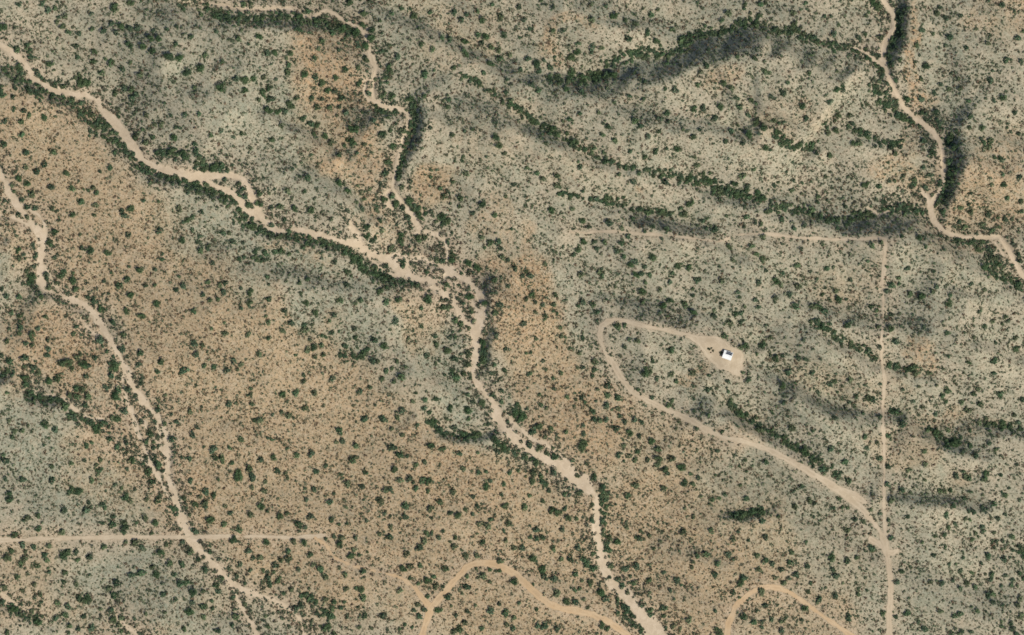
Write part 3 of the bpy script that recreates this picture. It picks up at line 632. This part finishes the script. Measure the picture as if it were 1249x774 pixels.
936 388|14,92,13 385,35,15 598,48,20 622,110,18 540,137,14 548,100,10 535,42,10 490,150,14 217,262,13 100,262,17 400,297,16 72,330,20 75,408,12 305,320,16 328,303,12 430,377,12 485,388,18 510,394,16 245,362,12 545,478,12 320,482,16 117,530,17 305,632,15 532,605,13 585,572,13 480,628,12 545,680,14 372,695,15 585,720,13 680,740,12 470,575,14 545,318,9 655,345,10 712,235,18 720,264,18 975,212,12 875,180,11 1205,150,15 1205,95,13 1095,205,18 1095,265,14 872,350,18 850,372,14 985,447,14 1000,365,12 1025,345,12 1035,415,16 1130,367,16 1240,395,14 1200,470,12 1030,508,14 945,405,14 1220,505,12 1145,515,20 625,462,16 655,515,18 708,402,11 755,430,12 735,330,9 878,542,13 1078,605,12 985,545,9 760,645,12 820,560,20 905,615,22 940,578,10 1010,668,14 1105,635,10 765,708,14 915,765,16 960,768,14 1060,755,20 1210,710,10 985,620,12 875,630,12 1130,760,10 175,650,24 265,730,18 80,575,12 820,465,12 855,245,9 255,195,9 150,190,14 180,195,12 75,180,12 40,195,20 155,130,8 215,145,8 235,15,16 265,40,18 330,105,12 1050,40,14 1090,15,12 1170,10,10 755,40,10 1065,485,12 865,70,12
0 580|108,18,16 252,20,16 445,22,14 48,112,18 45,85,14 25,15,12 378,72,20 352,65,14 415,170,18 430,130,12 310,165,18 497,140,16 508,158,10 607,105,16 630,122,15 710,115,12 768,120,18 740,30,16 558,42,10 185,192,14 135,205,16 115,215,10 302,273,17 187,255,16 72,285,16 603,260,24 600,228,16 545,240,18 548,198,12 498,232,10 705,205,16 755,230,20 662,228,9 55,362,13 120,400,18 100,425,14 35,405,22 312,388,26 330,370,18 372,368,14 377,408,12 438,392,18 505,345,14 220,380,14 180,437,14 230,410,14 655,325,18 690,350,14 610,322,11 780,378,20 825,425,16 885,430,14 808,335,12 768,312,10 83,490,14 165,528,13 315,470,14 310,515,12 370,525,13 20,540,14 8,620,18 570,520,18 530,550,14 555,580,16 740,445,14 760,480,20 690,470,18 640,480,16 875,525,18 905,520,14 925,660,22 940,565,22 935,615,12 985,635,16 990,685,14 795,575,12 845,480,12 330,635,15 315,675,15 270,692,14 277,618,14 337,730,14 380,745,12 445,740,17 405,685,14 550,700,20 580,725,14 540,650,14 590,690,14 655,690,10 588,755,12 712,668,10 805,662,10 898,742,13 1062,752,14 1145,685,18 1130,725,12 1050,530,14 1062,562,14 990,560,10 1035,645,10 1030,608,10 195,575,12 192,632,9 70,645,22 155,660,14 185,710,24 38,760,12 1160,12,22 1230,10,16 1003,78,17 998,130,18 948,140,16 972,100,12 1022,215,22 1220,187,16 1162,262,17 1120,180,12 1093,145,10 1225,55,12 1040,95,14 945,268,16 1090,235,14 925,25,12 895,108,12 920,190,10 1135,312,20 1208,365,16 1230,400,12 1168,428,13 1218,458,10 995,455,16 965,405,12 925,370,16 1080,498,12 885,322,12 1020,370,10 435,480,8 108,555,11 425,588,16 380,590,14 402,607,14 110,335,16 165,345,14 240,340,14 1062,15,9 855,600,12 655,65,9 590,60,9 1190,625,12
312 580|25,148,20 38,72,14 45,28,12 57,170,10 118,197,20 152,182,12 265,197,16 208,235,18 212,268,9 240,250,11 280,65,14 245,117,12 360,128,15 368,212,14 445,38,17 517,52,14 378,87,9 404,235,9 445,230,8 700,20,16 747,12,16 777,60,14 765,30,10 840,25,20 838,70,12 812,20,16 632,68,16 655,65,14 605,120,18 727,145,18 727,200,14 850,158,16 895,125,16 855,205,9 625,185,10 655,248,12 600,282,12 650,298,16 485,300,12 830,278,13 818,318,16 795,350,17 732,380,16 890,300,12 910,268,10 965,343,16 970,300,12 945,320,8 1020,390,16 1075,385,15 1103,320,13 1087,233,14 1127,242,17 1142,212,11 1230,232,16 1215,145,20 1205,265,9 1215,315,12 985,195,20 945,180,12 1020,165,10 1075,150,13 1055,185,10 960,78,16 1055,100,12 1120,50,20 1140,22,12 1205,38,12 1195,90,10 50,322,19 50,295,12 185,318,15 232,325,20 212,300,10 340,305,9 380,295,11 408,332,21 418,300,15 462,388,20 478,358,13 502,385,10 18,397,15 92,432,17 122,410,13 158,400,18 158,365,13 265,382,14 62,490,17 107,512,13 170,553,13 33,458,10 218,585,11 280,430,12 313,448,18 338,488,17 208,455,12 435,478,13 522,462,15 405,442,9 440,548,13 515,550,20 522,590,17 490,545,12 337,602,15 382,610,14 370,645,14 413,640,12 370,682,16 295,668,12 195,645,18 217,628,14 292,610,12 347,735,22 502,735,12 562,740,10 530,680,14 618,680,18 700,555,14 715,450,20 750,440,16 798,435,12 748,498,8 790,522,10 838,510,22 875,535,15 862,488,12 910,538,9 835,585,12 862,605,14 887,652,19 935,588,17 795,682,16 790,625,12 818,648,14 768,652,11 725,722,10 760,735,8 920,452,16 1028,488,10 1105,485,18 1078,495,8 1138,455,11 1190,412,17 1025,540,18 1138,515,10 1185,462,10 1142,655,18 1028,657,12 972,677,12 1068,630,9 1215,668,18 1015,715,16 990,745,18 965,755,16 1100,740,13 1220,722,13 950,632,8 45,682,10 57,732,12 380,768,14 640,745,9 430,612,10
624 580|600,45,17 562,95,15 738,60,16 840,35,20 880,38,12 1035,88,12 907,8,12 557,247,14 835,270,17 668,290,12 622,305,16 605,300,9 690,355,10 725,318,8 475,305,16 515,320,20 465,358,18 625,270,8 885,200,10 842,157,9 903,390,12 945,382,17 880,418,10 1052,380,16 1077,308,15 1100,270,9 1192,385,13 1232,295,15 1232,410,16 1200,455,14 1150,312,10 1000,427,14 987,477,15 1115,520,20 1128,496,16 1075,565,14 1215,560,18 1232,630,14 1127,682,18 1178,708,16 1010,760,24 1215,735,10 862,700,17 785,733,14 820,742,9 740,682,12 743,645,14 670,655,16 675,678,12 632,630,13 805,508,18 668,508,14 555,455,16 605,440,18 595,522,14 537,535,14 563,568,12 515,505,14 990,655,10 790,600,8 485,440,14 475,495,10 515,600,12 515,668,13 550,640,18 382,520,20 430,570,22 455,600,18 310,475,16 285,405,16 205,500,18 150,458,22 155,485,16 105,400,20 220,570,18 265,610,20 310,615,16 350,600,10 330,548,10 240,405,12 200,352,14 320,350,16 225,178,24 272,207,20 195,165,16 180,72,12 255,88,12 325,82,14 100,25,20 150,30,12 62,150,16 258,160,12 390,215,13 390,140,12 315,208,10 150,122,12 245,260,14 120,260,16 150,300,14 120,305,14 15,515,20 222,743,15 160,730,18 125,730,13 5,740,14 10,690,12 120,648,11 35,618,10 440,728,20 465,742,14 370,640,10 135,610,12 85,95,10 50,350,16 10,350,14 395,450,18 365,430,18 350,405,16 395,380,12 1190,655,8 1110,45,9 1140,110,14 1090,190,18 1130,185,18 1170,170,18 1215,175,18 975,115,12 970,265,14 1215,215,16 750,740,8 440,60,18 455,95,16
936 580|165,52,13 205,120,14 132,147,15 125,75,10 345,108,12 423,210,13 465,222,10 385,262,14 490,297,14 505,350,16 595,300,13 305,395,22 315,455,12 330,485,16 192,437,15 138,480,16 20,425,14 65,455,14 35,495,12 102,498,10 75,520,14 208,520,9 195,562,12 330,580,15 252,600,15 440,575,12 365,520,8 180,645,20 165,700,10 68,755,16 70,705,15 18,700,12 393,692,16 115,370,14 385,410,16 432,395,12 545,180,10 595,115,16 650,70,16 390,20,16 580,40,14 675,195,12 625,515,14 650,465,12 682,665,16 562,668,14 765,745,16 735,710,10 805,385,12 790,515,12 810,290,10 185,320,10 50,195,10 110,420,16 980,10,14 1050,15,14"""
trees = []
for line in TREES.strip().split('\n'):
    o, body = line.split('|')
    ox, oy = (float(q) for q in o.split())
    for t in body.split():
        x, y, r = (float(q) for q in t.split(','))
        px, py, r = ox + x * .2506, oy + y * .2506, r * .2506
        if -10 < px < W0 + 10 and -10 < py < H0 + 10 and not any(abs(px - a) + abs(py - b_) < .45 * (r + c_) for a, b_, c_ in trees[-60:]):
            trees.append((px + .3, py + .3, r))
trees.sort(key=lambda t: -t[2])
BIG = trees[:300]
REST = trees[300:]

def crown_mesh(k):
    r = np.random.default_rng(100 + k)
    nl = 9 + k % 4
    # overlapping lobes of foliage round a short, many-stemmed trunk: unit radius
    ang = r.uniform(0, 6.28, nl); rr = np.sqrt(r.uniform(.02, .62, nl)) * .85
    st = 1 + .25 * math.sin(k * 2.1)
    C = np.column_stack([rr * np.cos(ang) * st, rr * np.sin(ang) / st, .30 + r.uniform(0, .32, nl) - .2 * rr])
    R = r.uniform(.30, .50, nl) * (1.1 - .25 * rr)
    g = r.uniform(.75, 1.3, (nl, 1)) * np.array([[.068, .116, .052]])
    V, F, cc = leaf_cloud(C, R, R * .85, 90, .20, g, 200 + k, 4, bottom=.7, jit=.18)
    me = np_mesh('crown', V, F, crown_mat, 4)
    add_tint(me, cc)
    return me
def trunk_mesh(k):
    r = random.Random(k)
    V, F = [], []
    def limb(a, b, r0, r1, sides=7, segs=3):
        a, b = Vector(a), Vector(b)
        d = (b - a).normalized()
        u = d.orthogonal().normalized(); v = d.cross(u)
        base = len(V)
        for s in range(segs + 1):
            t = s / segs
            c = a.lerp(b, t) + (u * r.uniform(-.015, .015) + v * r.uniform(-.015, .015)) * (0 < s < segs)
            q = r0 + (r1 - r0) * t
            for e in range(sides):
                an = 6.2832 * e / sides
                V.append(c + (u * math.cos(an) + v * math.sin(an)) * q)
        for s in range(segs):
            for e in range(sides):
                F.append((base + s * sides + e, base + s * sides + (e + 1) % sides, base + (s + 1) * sides + (e + 1) % sides, base + (s + 1) * sides + e))
    limb((0, 0, -.12), (.02, .01, .22), .06, .045)
    for q in range(5):
        an = 6.28 * q / 5 + r.uniform(-.4, .4)
        e = r.uniform(.45, .7)
        limb((.02, .01, .16), (e * math.cos(an), e * math.sin(an), r.uniform(.38, .6)), .036, .010)
    me = bpy.data.meshes.new('trunk')
    me.from_pydata([tuple(v) for v in V], [], F)
    me.polygons.foreach_set('use_smooth', [True] * len(me.polygons))
    me.materials.append(bark_mat)
    return me
NV = 10
crowns = [crown_mesh(k) for k in range(NV)]
trunks = [trunk_mesh(k) for k in range(4)]

def near_word(px, py):
    x, y = mx(px), my(py)
    if math.hypot(px - 886, py - 432) < 45: return 'near the white-roofed house'
    s, t, f = float(field(sand_raw, x, y)), float(field(track_raw, x, y)), float(field(thick_sdf, x, y))
    if t < 9 and t < s: return 'beside a dirt track'
    if s < 9: return 'beside a sandy wash'
    if f < 5: return 'in a wooded gully'
    if float(field(slope_nw, x, y)) > .45: return 'on a shaded slope'
    if float(field(z_or, x, y)) > .4: return 'on orange soil'
    if float(field(z_tan, x, y)) > .5: return 'on open tan ground'
    return 'on open pale ground'
proto = None
used = set()
for i, (px, py, r) in enumerate(BIG):
    size = 'very large' if r > 5.6 else 'large' if r > 4.9 else 'medium'
    if proto is None:
        root = bpy.data.objects.new('desert_tree', None)
        COL.objects.link(root)
        tr = bpy.data.objects.new('trunk', trunks[0]); COL.objects.link(tr); tr.parent = root
        cr = bpy.data.objects.new('crown', crowns[0]); COL.objects.link(cr); cr.parent = root
        proto = (root, tr, cr)
    else:
        root = proto[0].copy(); COL.objects.link(root)
        tr = proto[1].copy(); tr.data = trunks[i % 4]; COL.objects.link(tr); tr.parent = root
        cr = proto[2].copy(); cr.data = crowns[(i * 7) % NV]; COL.objects.link(cr); cr.parent = root
    x, y = mx(px), my(py)
    root.location = (x, y, float(HZ(x, y)))
    root.rotation_euler = (0, 0, random.uniform(0, 6.28))
    root.scale = (r * 1.13, r * random.uniform(1.0, 1.22), r * random.uniform(.95, 1.2))
    fx, fy = px / W0 * 100, py / H0 * 100
    a, b_ = f"{fx:.0f}%", f"{fy:.0f}%"
    if (a, b_) in used: a, b_ = f"{fx:.1f}%", f"{fy:.1f}%"
    used.add((a, b_))
    prop(root, f"{size} dark green tree {near_word(px, py)}, {a} across and {b_} down", 'tree', 'larger desert trees')

# --- smaller trees: one mass
def along(paths, dens):
    out = []
    for pts in paths:
        if len(pts) == 1: pts = pts + [(pts[0][0] + 4, pts[0][1] + 3, pts[0][2])]
        for (ax, ay, aw), (bx, by, bw) in zip(pts[:-1], pts[1:]):
            L = math.hypot(bx - ax, by - ay)
            n = max(1, int(L * (aw + bw) * dens))
            for _ in range(n):
                t = random.random()
                wd = aw + (bw - aw) * t
                ux, uy = (by - ay) / (L + 1e-6), -(bx - ax) / (L + 1e-6)
                o = random.gauss(0, .75) * wd
                out.append((ax + (bx - ax) * t + ux * o, ay + (by - ay) * t + uy * o, random.uniform(1.0, 2.7)))
    return out
thk = [p for p in THICK if len(p[0]) == 3]
small = REST + along(thk, .135)
ra, rb = rng.uniform(-8, W0 + 8, 1400), rng.uniform(-8, H0 + 8, 1400)
dens = .15 + .9 * field(gully, mx(ra), my(rb)) + .8 * field(slope_nw, mx(ra), my(rb)) + .6 * (field(sand_raw, mx(ra), my(rb)) < 18)
keep = rng.uniform(0, 1, 1400) < dens
small += [(a, b_, float(rng.uniform(1.5, 2.8))) for a, b_ in zip(ra[keep], rb[keep])]
ra, rb = rng.uniform(1145, W0 + 8, 90), rng.uniform(588, H0 + 8, 90)
small += [(a, b_, float(rng.uniform(2, 3.8))) for a, b_ in zip(ra, rb)]
A = np.array(small)
x, y, r = mx(A[:, 0]), my(A[:, 1]), A[:, 2]
ok = (field(road_raw, x, y) > 1) & (field(ew_raw, x, y) > 1) & ((field(sand_raw, x, y) > np.where(x > 380, 1.2, -.5)) | (np.arange(len(x)) < len(REST)))
x, y, r = x[ok], y[ok], r[ok]
C = np.column_stack([x, y, HZ(x, y) + r * .12])
n = len(x)
pal = np.array([(.062, .104, .052), (.076, .112, .054), (.054, .090, .050), (.096, .120, .064), (.066, .098, .058)])
col = pal[rng.integers(0, len(pal), n)] * rng.uniform(.75, 1.45, (n, 1))
stuff('small_trees', C, r * 1.12, r * 1.08, 130, .20, col, 31, 'small dark green mesquite trees scattered over the desert and crowding the gullies', 'trees', 4, .18)
print('trees', len(BIG), 'small', n)

# --- scrub: thousands of low bushes
def scatter(N_, prob, seed):
    r = np.random.default_rng(seed)
    x, y = r.uniform(-660, 660, N_), r.uniform(-425, 425, N_)
    k = r.uniform(0, 1, N_) < field(prob, x, y)
    k &= (field(sand_sdf, x, y) > .3) & (field(track_sdf, x, y) > .3)
    return x[k], y[k], r
patch = sstep(-1.2, 1.2, noise(18, 10, -35))
patch2 = sstep(-1.2, 1.2, noise(7))
near_wash = sstep(26, 6, sand_raw)
patch3 = sstep(.1, 1.6, noise(11, 5, -35)) 
# dark woody bushes
x, y, r_ = scatter(95000, np.clip(.44 + .35 * patch * patch2 + .75 * slope_nw + .25 * near_wash - .22 * z_tan + .35 * gully, 0, 1), 1)
n = len(x); R = r_.gamma(5, .22, n).clip(.5, 2.4)
C = np.column_stack([x, y, HZ(x, y)])
pal = np.array([(.082, .104, .058), (.118, .108, .068), (.072, .100, .056), (.135, .095, .062), (.105, .128, .074)])
stuff('dark_scrub', C, R, R * .85, 12, .48, pal[rng.integers(0, 5, n)] * rng.uniform(.8, 1.25, (n, 1)), 41,
      'low dark woody bushes dotted all over the desert', 'scrub')
print('dark scrub', n)
x, y, r_ = scatter(34000, np.clip(.20 + .5 * patch3 + 1.1 * slope_nw + .9 * gully + .2 * near_wash - .17 * z_tan, 0, 1), 7)
n = len(x); R = r_.gamma(9, .165, n).clip(.8, 2.7)
C = np.column_stack([x, y, HZ(x, y)])
pal = np.array([(.074, .104, .056), (.092, .116, .066), (.064, .096, .054), (.122, .098, .066), (.108, .130, .078)])
stuff('medium_bushes', C, R, R * .95, 22, .34, pal[rng.integers(0, 5, n)] * rng.uniform(.8, 1.3, (n, 1)), 45,
      'knee to head high olive green bushes filling the ground between the trees', 'bushes', jit=.18)
print('medium bushes', n)
# dense woody cover on the cool slopes and in the gullies
x, y, r_ = scatter(170000, np.clip(.75 * slope_nw * (.5 + .5 * patch2) + .10 * gully, 0, 1), 8)
n = len(x); R = r_.gamma(6, .17, n).clip(.5, 2.0)
C = np.column_stack([x, y, HZ(x, y)])
pal = np.array([(.080, .116, .072), (.098, .128, .084), (.072, .106, .068), (.110, .120, .080)])
stuff('slope_brush', C, R, R * .85, 12, .45, pal[rng.integers(0, 4, n)] * rng.uniform(.8, 1.3, (n, 1)), 46,
      'dense dark green brush clothing the cool north-west facing gully slopes', 'brush', jit=.18)
print('slope brush', n)
# grey-green bursage
x, y, r_ = scatter(90000, np.clip(.62 - .35 * z_tan + .2 * z_grey, 0, 1) * (.5 + .5 * patch2), 2)
n = len(x); R = r_.gamma(6, .13, n).clip(.35, 1.6)
C = np.column_stack([x, y, HZ(x, y)])
pal = np.array([(.150, .158, .108), (.135, .145, .095), (.172, .160, .118)])
stuff('grey_green_scrub', C, R, R * .7, 8, .45, pal[rng.integers(0, 3, n)] * rng.uniform(.85, 1.2, (n, 1)), 42,
      'grey-green low scrub covering the pale slopes', 'scrub')
# brown dry grass and brush
x, y, r_ = scatter(170000, np.clip(.15 + .65 * z_tan + .25 * z_or, 0, 1) * (.55 + .45 * patch2), 3)
n = len(x); R = r_.gamma(6, .15, n).clip(.35, 1.6)
C = np.column_stack([x, y, HZ(x, y)])
pal = np.array([(.150, .105, .058), (.118, .094, .052), (.095, .094, .050), (.170, .105, .062)])
stuff('dry_brush', C, R, R * .7, 8, .45, pal[rng.integers(0, 4, n)] * rng.uniform(.8, 1.2, (n, 1)), 43,
      'brown dry brush and grass tufts on the tan ground', 'scrub')
# thirsty bushes along the washes, a few on the sand bars
r_ = np.random.default_rng(9)
x, y = r_.uniform(-640, 640, 150000), r_.uniform(-400, 400, 150000)
s, s2 = field(sand_sdf, x, y), field(sand_raw, x, y)
bars = sstep(0.0, .8, noise(5))
k = (s2 > np.where((x > 380) | ((y > 105) & (x < -90)), .8, -1.8)) & (s2 < 22) & (r_.uniform(0, 1, 150000) < np.where(s < 0, .42, .95 * np.exp(-s / 12) * (.3 + field(bars, x, y)))) & (field(track_sdf, x, y) > 1.5)
x, y = x[k], y[k]; n = len(x); R = r_.gamma(6, .28, n).clip(.6, 2.9)
C = np.column_stack([x, y, HZ(x, y)])
pal = np.array([(.062, .096, .054), (.084, .102, .062), (.098, .094, .066), (.068, .088, .056)])
stuff('wash_bushes', C, R, R * .9, 20, .36, pal[rng.integers(0, 4, n)] * rng.uniform(.8, 1.25, (n, 1)), 44,
      'dark bushes lining the sandy washes and dotting their bars', 'scrub')
print('wash bushes', n)

# ------------------------------------------------------------------ the house and what stands on its yard
def flat_mat(name, c, rough=.7, var=.0, c2=None, scale=1.5):
    m, nt, b = new_mat(name, rough)
    nt.links.new(mixc(nt, ramp(nt, noise_n(nt, scale, 4), .35, .65), c, c2 or tuple(q * .88 for q in c)), b.inputs['Base Color'])
    return m
white_m = flat_mat('white_roofing', (.80, .80, .79), .45)
stucco_m = flat_mat('stucco', (.55, .49, .40))
glass_m, nt, b = new_mat('window_glass', .1)
b.inputs['Base Color'].default_value = (.03, .04, .05, 1); b.inputs['Specular IOR Level'].default_value = .5
trim_m = flat_mat('trim', (.30, .27, .24))
panel_m = flat_mat('dark_panel', (.055, .065, .085), .35, c2=(.10, .11, .13), scale=.9)
wood_m = flat_mat('door_wood', (.16, .09, .05))

house = bpy.data.objects.new('house', None)
COL.objects.link(house)
hx, hy = mx(886.6), my(432.8)
hz = float(max(HZ(hx + dx, hy + dy) for dx in (-5, 0, 5) for dy in (-5, 0, 5))) + .22
house.location = (hx, hy, hz)
house.rotation_euler = (0, 0, math.radians(-19))
prop(house, 'small house with a bright white roof and dark panels on its cleared yard', 'house')
def box(name, c, s, mat, parent, rx=0.0):
    X, Y, Z = (q / 2 for q in s)
    vs = [(a, b_, c_) for c_ in (-Z, Z) for a, b_ in ((-X, -Y), (X, -Y), (X, Y), (-X, Y))]
    if rx:
        co, si = math.cos(rx), math.sin(rx)
        vs = [(a, b_ * co - c_ * si, b_ * si + c_ * co) for a, b_, c_ in vs]
    vs = [(a + c[0], b_ + c[1], c_ + c[2]) for a, b_, c_ in vs]
    return mesh_obj(name, vs, [(0, 3, 2, 1), (4, 5, 6, 7), (0, 1, 5, 4), (1, 2, 6, 5), (2, 3, 7, 6), (3, 0, 4, 7)], mat, parent)
LW, LD, WH = 10.0, 8.4, 3.1      # walls
# walls with gable ends; ridge runs left to right
hxw, hyd, RG = LW / 2, LD / 2, 1.15
vs = [(-hxw, -hyd, -.8), (hxw, -hyd, -.8), (hxw, hyd, -.8), (-hxw, hyd, -.8),
      (-hxw, -hyd, WH), (hxw, -hyd, WH), (hxw, hyd, WH), (-hxw, hyd, WH), (-hxw, 0, WH + RG), (hxw, 0, WH + RG)]
mesh_obj('wall', vs, [(0, 1, 5, 4), (2, 3, 7, 6), (1, 2, 6, 9, 5), (3, 0, 4, 8, 7), (0, 3, 2, 1), (4, 5, 9, 8), (6, 7, 8, 9)], stucco_m, house)
# roof slabs with standing seams
def roof_mesh():
    V, F = [], []
    def quadbox(a, b_, c_, d, t):
        base = len(V)
        for p in (a, b_, c_, d): V.append((p[0], p[1], p[2]))
        for p in (a, b_, c_, d): V.append((p[0], p[1], p[2] + t))
        F.extend([tuple(base + q for q in f) for f in ((0, 3, 2, 1), (4, 5, 6, 7), (0, 1, 5, 4), (1, 2, 6, 5), (2, 3, 7, 6), (3, 0, 4, 7))])
    ox, oy, sl = .7, .8, RG / hyd
    z0, z1 = WH - oy * sl + .04, WH + RG + .04
    X = hxw + ox; Yv = hyd + oy
    quadbox((-X, -Yv, z0), (X, -Yv, z0), (X, -.002, z1), (-X, -.002, z1), .14)
    quadbox((-X, .002, z1), (X, .002, z1), (X, Yv, z0), (-X, Yv, z0), .14)
    for k in range(19):
        q = -X + .3 + k * (2 * X - .6) / 18
        for s in (-1, 1):
            a, b_ = (-Yv, -.1) if s < 0 else (.1, Yv)
            za, zb = (z0, z1 - .1 * sl) if s < 0 else (z1 - .1 * sl, z0)
            quadbox((q - .025, a, za + .137), (q + .025, a, za + .137), (q + .025, b_, zb + .137), (q - .025, b_, zb + .137), .05)
    quadbox((-X - .02, -.14, z1 + .11), (X + .02, -.14, z1 + .11), (X + .02, .14, z1 + .11), (-X - .02, .14, z1 + .11), .09)
    return V, F
V_, F_ = roof_mesh()
roof = mesh_obj('roof', V_, F_, white_m, house)
# dark panels in two rows on the north-east part of the roof
sl = math.atan(RG / hyd)
for rrow in range(2):
    for k in range(4):
        yy = 1.75 + rrow * 1.95
        zz = WH + RG + .18 + .14 - math.tan(sl) * yy
        p = box('roof_panel', (-1.9 + k * 1.95 + (0.25 if rrow else 0), yy, zz), (1.85, 1.85, .06), panel_m, roof, -sl)
chim = box('chimney', (3.6, -1.3, WH + 1.25), (.5, .5, 1.3), stucco_m, roof)
def opening(kind, x, y, wx, wz, z, ang):
    m = glass_m if kind == 'window' else wood_m
    f = box(kind, (x, y, z), (wx, .12, wz) if ang == 0 else (.12, wx, wz), m, house)
    t = .09
    fr = []
    for dx, dz, sx, sz in ((0, wz / 2 + t / 2, wx + 2 * t, t), (0, -wz / 2 - t / 2, wx + 2 * t, t), (-wx / 2 - t / 2, 0, t, wz), (wx / 2 + t / 2, 0, t, wz)):
        fr.append(((x + dx, y, z + dz), (sx, .18, sz)) if ang == 0 else ((x, y + dx, z + dz), (.18, sx, sz)))
    Vf, Ff = [], []
    for c_, s_ in fr:
        X, Y, Z = (q / 2 for q in s_)
        base = len(Vf)
        Vf += [(a + c_[0], b_ + c_[1], q + c_[2]) for q in (-Z, Z) for a, b_ in ((-X, -Y), (X, -Y), (X, Y), (-X, Y))]
        Ff += [tuple(base + q for q in ff) for ff in ((0, 3, 2, 1), (4, 5, 6, 7), (0, 1, 5, 4), (1, 2, 6, 5), (2, 3, 7, 6), (3, 0, 4, 7))]
    mesh_obj('frame', Vf, Ff, trim_m, f)
    return f
opening('door', -1, -hyd, 1.0, 2.1, 1.05, 0)
for q in (-3.4, 1.6, 3.6): opening('window', q, -hyd, 1.2, 1.1, 1.6, 0)
for q in (-2, 2): opening('window', hxw, q, 1.2, 1.1, 1.6, 1); opening('window', -hxw, q, 1.2, 1.1, 1.6, 1)

# dark bushes beside the house and out on the drive
def bush(px, py, r, hgt, seed, name, label, cat, grp=None, tint=(.050, .070, .036), group=None):
    rr = np.random.default_rng(seed)
    root = bpy.data.objects.new(name, None); COL.objects.link(root)
    x, y = mx(px), my(py)
    root.location = (x, y, float(HZ(x, y)) + .1)
    nl = 7
    an = rr.uniform(0, 6.28, nl); q = np.sqrt(rr.uniform(.03, .5, nl)) * r
    Cc = np.column_stack([q * np.cos(an), q * np.sin(an), rr.uniform(.1, .45, nl) * hgt])
    V, F, cc = leaf_cloud(Cc, rr.uniform(.4, .6, nl) * r, rr.uniform(.35, .5, nl) * hgt, 60, .24, rr.uniform(.8, 1.25, (nl, 1)) * np.array([tint]), seed, 4, bottom=.5, jit=.18)
    me = np_mesh('crown', V, F, leaf_mat, 4); add_tint(me, cc)
    cr = bpy.data.objects.new('crown', me); COL.objects.link(cr); cr.parent = root
    tr = bpy.data.objects.new('stem', trunks[seed % 4]); COL.objects.link(tr); tr.parent = root
    tr.scale = (r * .8, r * .8, hgt * .9)
    return prop(root, label, cat, group)
bush(863.9, 425.2, 2.2, 2.0, 1, 'desert_bush', 'dark bush on the drive, the upper left one of the loose clump', 'bush', group='bushes on the drive')
bush(869.0, 427.4, 1.7, 1.6, 2, 'desert_bush', 'small dark bush on the drive, the right one of the clump nearest the house', 'bush', group='bushes on the drive')
bush(866.4, 429.6, 1.1, 1.0, 3, 'desert_bush', 'tiny reddish brown bush on the drive, lowest of the clump', 'bush', group='bushes on the drive', tint=(.13, .085, .06))
bush(867.0, 424.0, 1.3, 1.0, 4, 'desert_bush', 'small greyish green bush on the drive between the two darker ones', 'bush', group='bushes on the drive', tint=(.12, .13, .09))
bush(878.8, 430.2, 2.3, 2.6, 5, 'desert_bush', 'dark green bush against the left wall of the white-roofed house', 'bush')
